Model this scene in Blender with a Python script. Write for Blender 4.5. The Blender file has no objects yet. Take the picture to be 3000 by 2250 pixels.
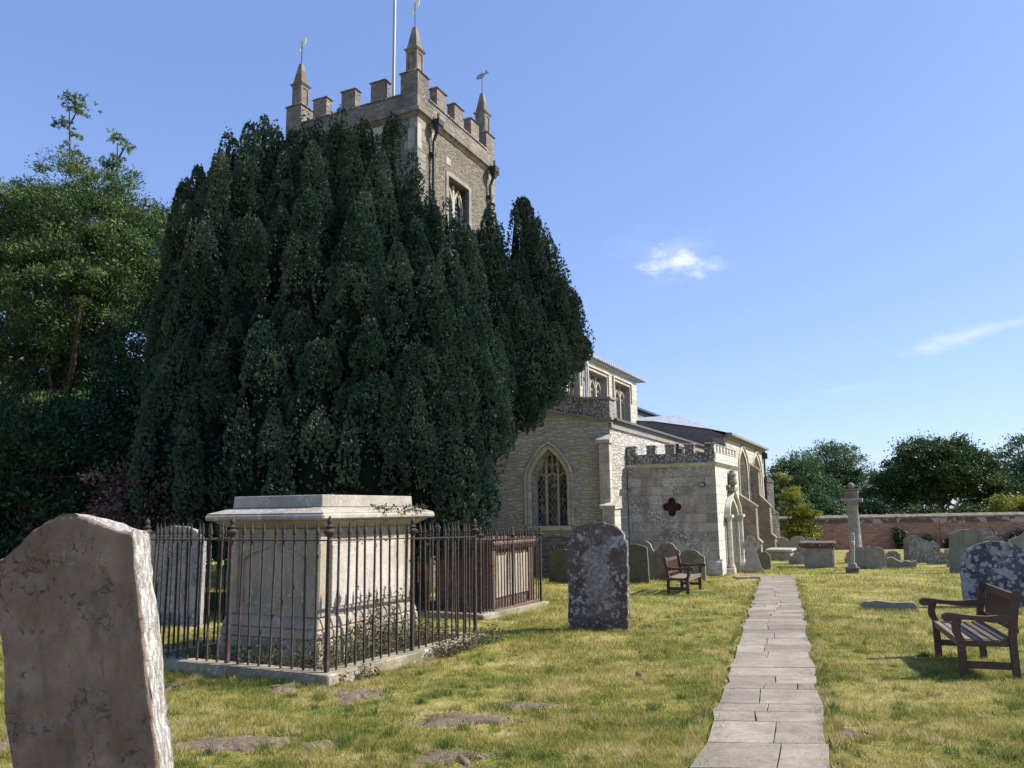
import bpy, bmesh, math, random
import numpy as np
from mathutils import Vector, Matrix, noise
from mathutils.geometry import tessellate_polygon
R = math.radians
random.seed(7); RNG = np.random.default_rng(7)
S = bpy.context.scene
COL = S.collection
# ------------------------------------------------------------------ camera
cam_d = bpy.data.cameras.new('camera'); cam = bpy.data.objects.new('camera', cam_d); COL.objects.link(cam); S.camera = cam
cam_d.sensor_width = 36.0; cam_d.lens = 36.0 * 1717 / 2212; cam_d.clip_start = 0.05; cam_d.clip_end = 3000
cam.matrix_world = Matrix.Translation((0, 0, 1.7)) @ Matrix.Rotation(R(90 + 9.07), 4, 'X') @ Matrix.Rotation(R(-0.77), 4, 'Z')
# ------------------------------------------------------------------ sun + sky
SUN_AZ, SUN_EL = 86.0, 43.0
sd = Vector((math.sin(R(SUN_AZ)) * math.cos(R(SUN_EL)), math.cos(R(SUN_AZ)) * math.cos(R(SUN_EL)), math.sin(R(SUN_EL))))
sun_d = bpy.data.lights.new('sun', 'SUN'); sun_d.energy = 4.8; sun_d.angle = R(0.53); sun_d.color = (1.0, 0.95, 0.86)
sun = bpy.data.objects.new('sun', sun_d); COL.objects.link(sun); sun.rotation_euler = (-sd).to_track_quat('-Z', 'Y').to_euler(); sun.location = (30, 0, 40)
W = bpy.data.worlds.new('World'); S.world = W; W.use_nodes = True
nt = W.node_tree; nt.nodes.clear()
def wn(t, **k):
    n = nt.nodes.new(t)
    for a, b in k.items(): setattr(n, a, b)
    return n
out = wn('ShaderNodeOutputWorld'); bg = wn('ShaderNodeBackground'); bg.inputs[1].default_value = 0.12
sky = wn('ShaderNodeTexSky', sky_type='NISHITA', sun_disc=False, sun_elevation=R(SUN_EL), sun_rotation=R(SUN_AZ), altitude=100, air_density=1.0, dust_density=0.6, ozone_density=3.0)
hs0 = wn('ShaderNodeHueSaturation'); hs0.inputs['Saturation'].default_value = 1.12; hs0.inputs['Hue'].default_value = 0.512
nt.links.new(sky.outputs[0], hs0.inputs['Color'])
gam = wn('ShaderNodeGamma'); gam.inputs[1].default_value = 0.56; nt.links.new(hs0.outputs[0], gam.inputs[0])
hsv = wn('ShaderNodeMixRGB', blend_type='MULTIPLY'); hsv.inputs[0].default_value = 1; hsv.inputs[2].default_value = (1.40, 1.62, 2.10, 1); nt.links.new(gam.outputs[0], hsv.inputs[1])
geo = wn('ShaderNodeTexCoord')
def wmath(op, a, b=None, c=None, clamp=False):
    m = wn('ShaderNodeMath', operation=op, use_clamp=clamp)
    for i, v in enumerate((a, b, c)):
        if v is None: continue
        if isinstance(v, (int, float)): m.inputs[i].default_value = v
        else: nt.links.new(v, m.inputs[i])
    return m.outputs[0]
sep = wn('ShaderNodeSeparateXYZ'); nt.links.new(geo.outputs['Generated'], sep.inputs[0])
azn = wmath('ARCTAN2', sep.outputs[0], sep.outputs[1]); eln = wmath('ARCSINE', sep.outputs[2])
ct = wn('ShaderNodeCombineXYZ'); nt.links.new(azn, ct.inputs[0]); nt.links.new(eln, ct.inputs[1])
def cloud(az0, el0, ra, re, slope, nscale, off, lo, hi):
    da = wmath('SUBTRACT', azn, R(az0)); de = wmath('SUBTRACT', wmath('SUBTRACT', eln, R(el0)), wmath('MULTIPLY', da, slope))
    q = wmath('SQRT', wmath('ADD', wmath('POWER', wmath('DIVIDE', da, R(ra)), 2), wmath('POWER', wmath('DIVIDE', de, R(re)), 2)))
    mp = wn('ShaderNodeMapping'); mp.inputs['Scale'].default_value = (1, 2.0, 1); mp.inputs['Location'].default_value = (off, off, 0)
    mp.inputs['Rotation'].default_value = (0, 0, -math.atan(slope))
    nt.links.new(ct.outputs[0], mp.inputs[0])
    no = wn('ShaderNodeTexNoise'); no.inputs['Scale'].default_value = nscale; no.inputs['Detail'].default_value = 6; no.inputs['Roughness'].default_value = 0.6
    nt.links.new(mp.outputs[0], no.inputs['Vector'])
    v = wmath('SUBTRACT', wmath('ADD', 1.0, wmath('MULTIPLY', wmath('SUBTRACT', no.outputs[0], 0.5), 2.2)), q)
    r = wn('ShaderNodeMapRange', interpolation_type='SMOOTHSTEP'); r.inputs[1].default_value = lo; r.inputs[2].default_value = hi
    nt.links.new(v, r.inputs[0]); return r.outputs[0]
c1 = cloud(12.2, 17.25, 4.1, 1.6, -0.04, 24, 3.1, 0.1, 1.25)
c1b = cloud(11.6, 17.9, 4.6, 2.3, 0.0, 18, 7.1, 0.0, 2.4)
c2 = wmath('MULTIPLY', cloud(31.0, 10.6, 6.0, 0.75, 0.16, 14, 1.7, 0.0, 1.5), 0.75)
c3 = wmath('MULTIPLY', cloud(22.5, 7.7, 3.0, 0.3, 0.12, 14, 5.0, 0.0, 2.0), 0.35)
cc = wmath('MAXIMUM', wmath('MAXIMUM', c1, c2), wmath('MAXIMUM', c3, wmath('MULTIPLY', c1b, 0.5)), clamp=True)
mx = wn('ShaderNodeMixRGB'); nt.links.new(wmath('MULTIPLY', cc, 0.9), mx.inputs[0]); nt.links.new(hsv.outputs[0], mx.inputs[1]); mx.inputs[2].default_value = (5.6, 5.7, 6.0, 1)
nt.links.new(mx.outputs[0], bg.inputs[0]); nt.links.new(bg.outputs[0], out.inputs[0])
S.view_settings.view_transform = 'Standard'; S.view_settings.look = 'None'; S.view_settings.exposure = 0.75; S.view_settings.gamma = 1.0
S.render.engine = 'CYCLES'
S.cycles.max_bounces = 5; S.cycles.diffuse_bounces = 3; S.cycles.glossy_bounces = 2; S.cycles.transparent_max_bounces = 8

# ------------------------------------------------------------------ node helpers
class NT:
    def __init__(s, name):
        s.m = bpy.data.materials.new(name); s.m.use_nodes = True; s.t = s.m.node_tree; s.t.nodes.clear()
        s.o = s.n('ShaderNodeOutputMaterial'); s.b = s.n('ShaderNodeBsdfPrincipled'); s.l(s.b.outputs[0], s.o.inputs[0])
        s.b.inputs['Roughness'].default_value = 0.9; s.b.inputs['Specular IOR Level'].default_value = 0.25
        s.tc = s.n('ShaderNodeTexCoord')
    def n(s, t, **k):
        x = s.t.nodes.new(t)
        for a, b in k.items(): setattr(x, a, b)
        return x
    def l(s, a, b): s.t.links.new(a, b)
    def put(s, inp, v):
        if isinstance(v, (int, float)): inp.default_value = v
        elif isinstance(v, tuple): inp.default_value = v if len(v) == len(inp.default_value) else (*v, 1)
        else: s.l(v, inp)
    def math(s, op, a, b=None, clamp=False):
        m = s.n('ShaderNodeMath', operation=op, use_clamp=clamp); s.put(m.inputs[0], a)
        if b is not None: s.put(m.inputs[1], b)
        return m.outputs[0]
    def coord(s, kind='Object', scale=(1, 1, 1), rnd=True):
        src = s.tc.outputs[kind]
        mp = s.n('ShaderNodeMapping'); mp.inputs['Scale'].default_value = scale; s.l(src, mp.inputs[0])
        if rnd:
            oi = s.n('ShaderNodeObjectInfo'); v = s.n('ShaderNodeVectorMath', operation='SCALE'); v.inputs[0].default_value = (31, 17, 23); s.l(oi.outputs['Random'], v.inputs['Scale'])
            s.l(v.outputs[0], mp.inputs['Location'])
        return mp.outputs[0]
    def noise(s, vec, scale, detail=4, rough=0.6, dist=0.0):
        x = s.n('ShaderNodeTexNoise'); s.l(vec, x.inputs['Vector']); x.inputs['Scale'].default_value = scale; x.inputs['Detail'].default_value = detail; x.inputs['Roughness'].default_value = rough; x.inputs['Distortion'].default_value = dist
        return x.outputs[0]
    def vor(s, vec, scale, feature='F1', rand=1.0, outp='Distance'):
        x = s.n('ShaderNodeTexVoronoi', feature=feature); s.l(vec, x.inputs['Vector']); x.inputs['Scale'].default_value = scale; x.inputs['Randomness'].default_value = rand
        return x.outputs[outp]
    def ramp(s, v, lo, hi, a=0.0, b=1.0):
        r = s.n('ShaderNodeMapRange', interpolation_type='SMOOTHSTEP'); s.put(r.inputs[0], v)
        for i, q in zip((1, 2, 3, 4), (lo, hi, a, b)): r.inputs[i].default_value = q
        return r.outputs[0]
    def mix(s, f, a, b, mode='MIX'):
        x = s.n('ShaderNodeMixRGB', blend_type=mode); s.put(x.inputs[0], f); s.put(x.inputs[1], a); s.put(x.inputs[2], b); return x.outputs[0]
    def cramp(s, v, stops):
        x = s.n('ShaderNodeValToRGB'); s.put(x.inputs[0], v); e = x.color_ramp.elements
        while len(e) < len(stops): e.new(0.5)
        for q, (p, c) in zip(e, stops): q.position = p; q.color = (*c, 1)
        return x.outputs[0]
    def sepz(s, vec, i=2):
        x = s.n('ShaderNodeSeparateXYZ'); s.l(vec, x.inputs[0]); return x.outputs[i]
    def bump(s, h, strength=0.5, dist=0.02, prev=None):
        x = s.n('ShaderNodeBump'); x.inputs['Strength'].default_value = strength; x.inputs['Distance'].default_value = dist; s.put(x.inputs['Height'], h)
        if prev is not None: s.l(prev, x.inputs['Normal'])
        return x.outputs[0]
    def done(s, col, normal=None, rough=None):
        s.put(s.b.inputs['Base Color'], col)
        if normal is not None: s.l(normal, s.b.inputs['Normal'])
        if rough is not None: s.put(s.b.inputs['Roughness'], rough)
        return s.m
def smul(c, k): return tuple(x * k for x in c)

def stone(name, a, b, lich=(0.5, 0.5, 0.48), amt=0.5, lscale=14, green=0.0, bump=0.35, streak=0.0, blot=None, blotamt=0.5, crack=0.0, centre=None):
    t = NT(name); v = t.coord()
    c = t.mix(t.ramp(t.noise(v, 2.2, 5, 0.65), 0.35, 0.65), a, b)
    f = t.noise(v, 45, 4, 0.7)
    c = t.mix(0.35, c, t.cramp(f, [(0.25, (0.25,) * 3), (0.75, (0.95,) * 3)]), 'OVERLAY')
    if green:
        c = t.mix(t.ramp(t.noise(v, 1.3, 3), 0.4, 0.7, 0, green), c, (0.10, 0.14, 0.055))
    if streak:
        vs = t.coord('Object', (6, 6, 0.5)); c = t.mix(t.ramp(t.noise(vs, 1.5, 4), 0.5, 0.75, 0, streak), c, smul(a, 0.35))
    if blot:
        c = t.mix(t.ramp(t.noise(v, 3.1, 5, 0.7, 0.6), 0.6 - 0.2 * blotamt, 0.66 - 0.2 * blotamt), c, blot)
    if centre:      # one big pale lichen sheet in the middle of the slab
        o = t.tc.outputs['Object']; yy = t.math('MULTIPLY', t.math('ABSOLUTE', t.sepz(o, 1)), 3.6); zz = t.math('MULTIPLY', t.math('ABSOLUTE', t.math('SUBTRACT', t.sepz(o, 2), 0.85)), 1.5)
        q = t.math('ADD', t.math('MAXIMUM', yy, zz), t.math('MULTIPLY', t.math('SUBTRACT', t.noise(v, 5, 6, 0.8), 0.5), 2.2)); c = t.mix(t.ramp(q, 0.82, 0.66, 0, 0.75), c, t.mix(t.ramp(t.noise(v, 16, 4), 0.4, 0.6), smul(centre, 0.55), centre))
    # lichen: rounded spots broken up by a larger mask
    if amt > 0:
        vv = t.n('ShaderNodeVectorMath', operation='ADD'); nz = t.n('ShaderNodeTexNoise'); t.l(v, nz.inputs['Vector']); nz.inputs['Scale'].default_value = 9
        sc = t.n('ShaderNodeVectorMath', operation='SCALE'); sc.inputs['Scale'].default_value = 0.09; t.l(nz.outputs['Color'], sc.inputs[0]); t.l(v, vv.inputs[0]); t.l(sc.outputs[0], vv.inputs[1])
        m1 = t.ramp(t.vor(vv.outputs[0], lscale), 0.44, 0.34); mask = t.ramp(t.noise(v, 4.0, 4, 0.65), 0.62 - 0.3 * amt, 0.72 - 0.3 * amt)
        m2 = t.ramp(t.vor(vv.outputs[0], lscale * 2.7), 0.36, 0.24); mask2 = t.ramp(t.noise(v, 5.5, 3), 0.45, 0.62)
        lm = t.math('MAXIMUM', t.math('MULTIPLY', m1, mask), t.math('MULTIPLY', m2, mask2), True)
        c = t.mix(t.math('MULTIPLY', lm, 0.85), c, t.mix(t.noise(v, 30, 3), smul(lich, 0.6), lich))
    nrm = t.bump(t.math('ADD', t.noise(v, 12, 5, 0.7), t.math('MULTIPLY', f, 0.3)), bump, 0.03)
    if crack:
        vd = t.n('ShaderNodeVectorMath', operation='ADD'); nz = t.n('ShaderNodeTexNoise'); t.l(v, nz.inputs['Vector']); nz.inputs['Scale'].default_value = 4; nz.inputs['Detail'].default_value = 5
        t.l(v, vd.inputs[0]); t.l(nz.outputs['Color'], vd.inputs[1])
        e = t.vor(vd.outputs[0], 2.2, 'DISTANCE_TO_EDGE'); cm = t.math('MULTIPLY', t.ramp(e, 0.018, 0.0), t.ramp(t.noise(v, 3.3, 2), 0.5, 0.58))
        c = t.mix(t.math('MULTIPLY', cm, 0.85), c, smul(a, 0.15)); nrm = t.bump(t.math('SUBTRACT', 1.0, cm), crack, 0.03, nrm)
    return t.done(c, nrm, 0.92)

def rubble(name, cols, mortar, sx=2.6, sz=6.5, bump=0.8, lich=None, lamt=0.5, dark=None, darkamt=0.4, contrast=1.0):
    t = NT(name); o = t.tc.outputs['Object']
    nz = t.n('ShaderNodeTexNoise'); t.l(o, nz.inputs['Vector']); nz.inputs['Scale'].default_value = 3.0; nz.inputs['Detail'].default_value = 3
    sc = t.n('ShaderNodeVectorMath', operation='SCALE'); sc.inputs['Scale'].default_value = 0.14; t.l(nz.outputs['Color'], sc.inputs[0])
    ad = t.n('ShaderNodeVectorMath', operation='ADD'); t.l(o, ad.inputs[0]); t.l(sc.outputs[0], ad.inputs[1])
    mp = t.n('ShaderNodeMapping'); mp.inputs['Scale'].default_value = (sx, sx, sz); t.l(ad.outputs[0], mp.inputs[0]); v = mp.outputs[0]
    vo = t.n('ShaderNodeTexVoronoi', feature='F1', distance='CHEBYCHEV'); t.l(v, vo.inputs['Vector']); vo.inputs['Scale'].default_value = 1.0; vo.inputs['Randomness'].default_value = 0.85
    r = t.sepz(vo.outputs['Color'], 0); r2 = t.sepz(vo.outputs['Color'], 1)
    c = t.cramp(r, [(i / (len(cols) - 1) if len(cols) > 1 else 0, q) for i, q in enumerate(cols)])
    ed = t.vor(v, 1.0, 'DISTANCE_TO_EDGE', 0.85)
    v2 = t.coord('Object', (1, 1, 1), False)
    fine = t.noise(v2, 28, 5, 0.7)
    c = t.mix(0.5 * contrast, c, t.cramp(fine, [(0.25, (0.2,) * 3), (0.75, (0.9,) * 3)]), 'OVERLAY')
    c = t.mix(t.math('MULTIPLY', r2, 0.35), c, smul(mortar, 0.9))
    mo = t.ramp(ed, 0.02, 0.075, 1, 0)
    c = t.mix(t.math('MULTIPLY', mo, 0.8), c, mortar)
    big = t.noise(v2, 0.7, 5, 0.65)
    if dark: c = t.mix(t.ramp(big, 0.62 - 0.25 * darkamt, 0.8 - 0.25 * darkamt, 0, 0.75), c, dark)
    if lich:
        sp = t.ramp(t.vor(v2, 13), 0.42, 0.3); mk = t.ramp(t.noise(v2, 1.6, 5, 0.7), 0.62 - 0.25 * lamt, 0.7 - 0.25 * lamt)
        c = t.mix(t.math('MULTIPLY', t.math('MULTIPLY', sp, mk), 0.8), c, lich)
    h = t.math('ADD', t.math('MULTIPLY', t.ramp(ed, 0.0, 0.12), 1.0), t.math('ADD', t.math('MULTIPLY', r2, 0.5), t.math('MULTIPLY', fine, 0.5)))
    return t.done(c, t.bump(h, bump, 0.035), 0.93)

def blocks(name, c1, c2, mortar, bw=0.55, bh=0.26, lich=None, lamt=0.5, dark=None, darkamt=0.4, msize=0.012, bump=0.5, kind='UV', vary=0.35, zfade=None, off=0.5):
    t = NT(name); uv = t.tc.outputs[kind]
    nz = t.n('ShaderNodeTexNoise'); t.l(uv, nz.inputs['Vector']); nz.inputs['Scale'].default_value = 2.0; nz.inputs['Detail'].default_value = 3
    sc = t.n('ShaderNodeVectorMath', operation='SCALE'); sc.inputs['Scale'].default_value = 0.03 if bh > 0.1 else 0.012; t.l(nz.outputs['Color'], sc.inputs[0])
    ad = t.n('ShaderNodeVectorMath', operation='ADD'); t.l(uv, ad.inputs[0]); t.l(sc.outputs[0], ad.inputs[1])
    br = t.n('ShaderNodeTexBrick'); t.l(ad.outputs[0], br.inputs['Vector']); br.offset = off
    br.inputs['Color1'].default_value = (*c1, 1); br.inputs['Color2'].default_value = (*c2, 1); br.inputs['Mortar'].default_value = (*mortar, 1)
    br.inputs['Scale'].default_value = 1; br.inputs['Mortar Size'].default_value = msize; br.inputs['Mortar Smooth'].default_value = 0.4
    br.inputs['Brick Width'].default_value = bw; br.inputs['Row Height'].default_value = bh; br.inputs['Bias'].default_value = 0
    v2 = t.coord('Object', (1, 1, 1), False); fine = t.noise(v2, 30, 5, 0.7)
    c = t.mix(vary, br.outputs['Color'], t.cramp(t.noise(v2, 3, 5, 0.7), [(0.3, (0.15,) * 3), (0.7, (0.85,) * 3)]), 'OVERLAY')
    c = t.mix(0.35, c, t.cramp(fine, [(0.25, (0.2,) * 3), (0.75, (0.9,) * 3)]), 'OVERLAY')
    if dark: c = t.mix(t.ramp(t.noise(v2, 0.9, 5, 0.7), 0.62 - 0.3 * darkamt, 0.75 - 0.3 * darkamt, 0, 0.8), c, dark)
    if lich:
        vv = t.n('ShaderNodeVectorMath', operation='ADD'); n2 = t.n('ShaderNodeTexNoise'); t.l(v2, n2.inputs['Vector']); n2.inputs['Scale'].default_value = 11
        s2 = t.n('ShaderNodeVectorMath', operation='SCALE'); s2.inputs['Scale'].default_value = 0.1; t.l(n2.outputs['Color'], s2.inputs[0]); t.l(v2, vv.inputs[0]); t.l(s2.outputs[0], vv.inputs[1])
        sp = t.ramp(t.vor(vv.outputs[0], 15), 0.5, 0.38); mk = t.ramp(t.noise(v2, 1.1, 6, 0.75), 0.62 - 0.25 * lamt, 0.68 - 0.25 * lamt)
        c = t.mix(t.math('MULTIPLY', t.math('MULTIPLY', sp, mk), 0.8), c, lich)
    h = t.math('ADD', t.math('MULTIPLY', t.math('SUBTRACT', 1.0, br.outputs['Fac']), 1.0), t.math('MULTIPLY', fine, 0.6))
    return t.done(c, t.bump(h, bump, 0.02), 0.93)

def leafmat(name, cols, rough=0.55, trans=0.25, spec=0.3):
    t = NT(name); at = t.n('ShaderNodeAttribute', attribute_name='rnd'); v = t.tc.outputs['Object']
    c = t.cramp(at.outputs['Fac'], [(i / (len(cols) - 1), q) for i, q in enumerate(cols)])
    c = t.mix(0.5, c, t.cramp(t.noise(v, 0.6, 3), [(0.3, (0.25,) * 3), (0.7, (0.8,) * 3)]), 'OVERLAY')
    t.done(c, None, rough); t.b.inputs['Specular IOR Level'].default_value = spec
    tr = t.n('ShaderNodeBsdfTranslucent'); t.put(tr.inputs[0], c); ms = t.n('ShaderNodeMixShader'); ms.inputs[0].default_value = trans
    t.l(t.b.outputs[0], ms.inputs[1]); t.l(tr.outputs[0], ms.inputs[2]); t.l(ms.outputs[0], t.o.inputs[0])
    return t.m
def plain(name, c, rough=0.6, spec=0.3, nscale=20, var=0.3, bump=0.15, metal=0.0, stretch=(1, 1, 1)):
    t = NT(name); v = t.coord('Object', stretch)
    f = t.noise(v, nscale, 5, 0.65); col = t.mix(var, c, t.cramp(f, [(0.25, (0.15,) * 3), (0.75, (0.9,) * 3)]), 'OVERLAY')
    t.done(col, t.bump(f, bump, 0.01), rough); t.b.inputs['Specular IOR Level'].default_value = spec; t.b.inputs['Metallic'].default_value = metal
    return t.m

def lawncol(t):
    g = t.n('ShaderNodeNewGeometry'); p = g.outputs['Position']
    a = t.noise(p, 0.95, 6, 0.7); b = t.noise(p, 3.2, 6, 0.8); c = t.noise(p, 0.17, 3)
    x = t.math('ADD', t.math('MULTIPLY', a, 0.5), t.math('ADD', t.math('MULTIPLY', b, 0.35), t.math('MULTIPLY', c, 0.15)))
    x = t.math('ADD', t.math('MULTIPLY', t.math('SUBTRACT', x, 0.5), 1.45), 0.505)
    return x, p
LAWN = [(0.33, (0.085, 0.14, 0.026)), (0.41, (0.19, 0.215, 0.038)), (0.48, (0.32, 0.295, 0.060)), (0.57, (0.45, 0.375, 0.11)), (0.66, (0.60, 0.495, 0.26))]
def m_ground():
    t = NT('lawn_soil'); x, p = lawncol(t)
    c = t.cramp(x, [(q, smul(k, 0.72)) for q, k in LAWN])
    f = t.noise(p, 35, 5, 0.8)
    c = t.mix(0.85, c, t.cramp(f, [(0.3, (0.18,) * 3), (0.7, (0.85,) * 3)]), 'OVERLAY')
    return t.done(c, t.bump(t.math('ADD', f, t.noise(p, 8, 4)), 0.8, 0.04), 0.95)
def m_blade():
    t = NT('grass_blades'); x, p = lawncol(t); at = t.n('ShaderNodeAttribute', attribute_name='rnd')
    x2 = t.math('ADD', x, t.math('MULTIPLY', t.math('SUBTRACT', at.outputs['Fac'], 0.5), 0.36))
    c = t.cramp(x2, LAWN)
    t.done(c, None, 0.6); tr = t.n('ShaderNodeBsdfTranslucent'); t.put(tr.inputs[0], c); ms = t.n('ShaderNodeMixShader'); ms.inputs[0].default_value = 0.35
    t.l(t.b.outputs[0], ms.inputs[1]); t.l(tr.outputs[0], ms.inputs[2]); t.l(ms.outputs[0], t.o.inputs[0]); return t.m
def m_glass():
    t = NT('leaded_glass'); uv = t.tc.outputs['UV']; mp = t.n('ShaderNodeMapping'); mp.inputs['Scale'].default_value = (1.35, 0.85, 1); t.l(uv, mp.inputs[0])
    mp2 = t.n('ShaderNodeMapping'); mp2.inputs['Rotation'].default_value = (0, 0, R(45)); mp2.inputs['Scale'].default_value = (6.5, 6.5, 1); t.l(mp.outputs[0], mp2.inputs[0])
    fx = t.math('ABSOLUTE', t.math('SUBTRACT', t.math('FRACT', t.sepz(mp2.outputs[0], 0)), 0.5)); fy = t.math('ABSOLUTE', t.math('SUBTRACT', t.math('FRACT', t.sepz(mp2.outputs[0], 1)), 0.5))
    l = t.ramp(t.math('MAXIMUM', fx, fy), 0.43, 0.455)
    ff = t.n('ShaderNodeVectorMath', operation='FLOOR'); t.l(mp2.outputs[0], ff.inputs[0]); wn_ = t.n('ShaderNodeTexWhiteNoise'); t.l(ff.outputs[0], wn_.inputs['Vector'])
    c = t.mix(l, t.mix(t.ramp(wn_.outputs['Value'], 0.7, 0.95), (0.012, 0.014, 0.02), (0.20, 0.19, 0.18)), (0.26, 0.26, 0.26))
    t.done(c, t.bump(t.math('ADD', wn_.outputs['Value'], l), 0.5, 0.02), t.math('ADD', 0.12, t.math('MULTIPLY', l, 0.5))); t.b.inputs['Specular IOR Level'].default_value = 0.6
    return t.m
def m_wall_brick():
    t = NT('red_garden_brick'); uv = t.tc.outputs['UV']; v2 = t.coord('Object', (1, 1, 1), False)
    br = t.n('ShaderNodeTexBrick'); t.l(uv, br.inputs['Vector']); br.inputs['Color1'].default_value = (0.36, 0.155, 0.105, 1); br.inputs['Color2'].default_value = (0.23, 0.10, 0.075, 1); br.inputs['Mortar'].default_value = (0.31, 0.235, 0.19, 1)
    br.inputs['Scale'].default_value = 1; br.inputs['Mortar Size'].default_value = 0.012; br.inputs['Brick Width'].default_value = 0.3; br.inputs['Row Height'].default_value = 0.1
    c = t.mix(0.7, br.outputs['Color'], t.cramp(t.noise(t.coord('Object', (1.2, 1, 9), False), 2.2, 5, 0.75), [(0.35, (0.12,) * 3), (0.65, (0.85,) * 3)]), 'OVERLAY')
    c = t.mix(t.ramp(t.noise(t.coord('Object', (0.5, 1, 2), False), 1.1, 5, 0.7), 0.5, 0.62, 0, 0.5), c, (0.32, 0.26, 0.22))
    hz = t.math('ADD', t.sepz(v2, 2), t.math('MULTIPLY', t.noise(t.coord('Object', (0.6, 1, 2), False), 1.5, 4), 0.5))
    c = t.mix(t.ramp(hz, 1.95, 2.1, 0, 0.85), c, t.mix(t.ramp(t.noise(v2, 0.9, 3), 0.48, 0.54), (0.09, 0.07, 0.07), (0.36, 0.33, 0.32)))
    return t.done(c, t.bump(br.outputs['Fac'], 0.4, 0.01), 0.95)
M = dict(
  tower=rubble('tower_rubble', [(0.12, 0.105, 0.08), (0.21, 0.185, 0.14), (0.16, 0.145, 0.12), (0.23, 0.195, 0.14), (0.19, 0.17, 0.14)], (0.15, 0.125, 0.095), 3.4, 9.0, 0.8, None, 0, (0.16, 0.13, 0.11), 0.3),
  parapet=rubble('tower_parapet_stone', [(0.16, 0.13, 0.115), (0.24, 0.20, 0.17), (0.19, 0.16, 0.14), (0.28, 0.23, 0.19)], (0.17, 0.15, 0.13), 2.6, 5.5, 0.6, (0.36, 0.34, 0.31), 0.35, (0.10, 0.085, 0.08), 0.5),
  aisle=rubble('aisle_rubble', [(0.36, 0.345, 0.315), (0.49, 0.475, 0.435), (0.41, 0.385, 0.35), (0.53, 0.515, 0.475), (0.45, 0.43, 0.39), (0.43, 0.37, 0.28), (0.38, 0.36, 0.335)], (0.40, 0.37, 0.315), 2.5, 9.0, 0.9, (0.55, 0.53, 0.48), 0.35, (0.20, 0.17, 0.14), 0.3),
  plinth=rubble('plinth_rubble', [(0.15, 0.13, 0.12), (0.22, 0.20, 0.17), (0.27, 0.23, 0.19)], (0.18, 0.16, 0.14), 2.2, 6.0, 0.8, (0.42, 0.41, 0.38), 0.6, (0.08, 0.07, 0.07), 0.6),
  ashlar=blocks('pale_dressed_stone', (0.50, 0.46, 0.39), (0.42, 0.38, 0.32), (0.33, 0.30, 0.26), 0.5, 0.3, None, 0, (0.24, 0.21, 0.18), 0.15),
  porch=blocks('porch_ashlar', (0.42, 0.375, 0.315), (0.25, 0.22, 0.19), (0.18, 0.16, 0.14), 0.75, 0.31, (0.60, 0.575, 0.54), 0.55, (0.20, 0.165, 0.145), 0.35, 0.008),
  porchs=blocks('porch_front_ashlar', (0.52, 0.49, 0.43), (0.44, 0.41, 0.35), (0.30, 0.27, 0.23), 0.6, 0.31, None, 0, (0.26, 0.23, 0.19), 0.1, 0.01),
  lich=stone('lichened_parapet', (0.10, 0.085, 0.08), (0.19, 0.17, 0.15), (0.58, 0.56, 0.52), 0.95, 11, 0, 0.5),
  chancel=blocks('chancel_ashlar', (0.52, 0.48, 0.40), (0.40, 0.36, 0.29), (0.26, 0.23, 0.19), 0.42, 0.24, None, 0, (0.22, 0.16, 0.12), 0.2, 0.012, 0.7),
  reveal=plain('window_reveal_stone', (0.27, 0.235, 0.21), 0.9, 0.2, 5, 0.5), chancelw=rubble('chancel_gable_rubble', [(0.17, 0.155, 0.15), (0.23, 0.21, 0.20), (0.20, 0.18, 0.17)], (0.17, 0.155, 0.145), 2.0, 8, 0.6, (0.38, 0.37, 0.35), 0.2),
  butt=blocks('buttress_stone', (0.25, 0.205, 0.165), (0.19, 0.155, 0.125), (0.20, 0.17, 0.14), 0.5, 0.28, (0.50, 0.48, 0.44), 0.3, (0.17, 0.12, 0.09), 0.4),
  lead=plain('lead_sheet', (0.30, 0.32, 0.36), 0.45, 0.5, 4, 0.4),
  slate=plain('dark_lead_roof', (0.055, 0.065, 0.12), 0.5, 0.4, 6, 0.3),
  slate2=plain('dull_lead_gutter', (0.10, 0.10, 0.10), 0.6, 0.3, 6, 0.4), iron=plain('black_downpipe', (0.02, 0.02, 0.022), 0.5, 0.4, 20, 0.3),
  rail=None, glass=m_glass(), brick=m_wall_brick(),
  trac=plain('tracery_stone', (0.40, 0.36, 0.29), 0.9, 0.2, 15, 0.4),
  brown=plain('porch_inner_stone', (0.23, 0.16, 0.12), 0.9, 0.2, 6, 0.5),
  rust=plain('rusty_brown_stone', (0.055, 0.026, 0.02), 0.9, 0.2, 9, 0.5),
  white=plain('white_pole', (0.30, 0.30, 0.31), 0.4, 0.4, 3, 0.1),
  vane_lit=plain('lit_gilt_vane', (0.85, 0.80, 0.62), 0.35, 0.6, 8, 0.1), vane_shaded=plain('shaded_vane', (0.25, 0.27, 0.33), 0.5, 0.5, 8, 0.2),  # bright and dark vanes: sunlit and shaded look put into the colours
  wood=plain('weathered_bench_oak', (0.085, 0.05, 0.033), 0.62, 0.35, 9, 0.6, 0.3, 0, (1, 1, 6)),
  woodtop=plain('pale_bench_slats', (0.20, 0.155, 0.115), 0.75, 0.15, 9, 0.5, 0.3, 0, (1, 6, 1)),  # lighter wood tone for the seat slats and front rail
  soil=None, bark=plain('bark', (0.09, 0.065, 0.05), 0.95, 0.1, 7, 0.6, 0.6, 0, (4, 4, 0.7)),
)
def m_rail():
    t = NT('rusty_railing_iron'); v = t.coord()
    c = t.mix(t.ramp(t.noise(v, 5, 5, 0.7), 0.48, 0.68), (0.040, 0.034, 0.029), (0.085, 0.047, 0.033)); c = t.mix(t.ramp(t.noise(v, 22, 3), 0.5, 0.7, 0, 0.5), c, (0.12, 0.105, 0.085))
    return t.done(c, t.bump(t.noise(v, 60, 3), 0.4, 0.004), 0.75)
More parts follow.
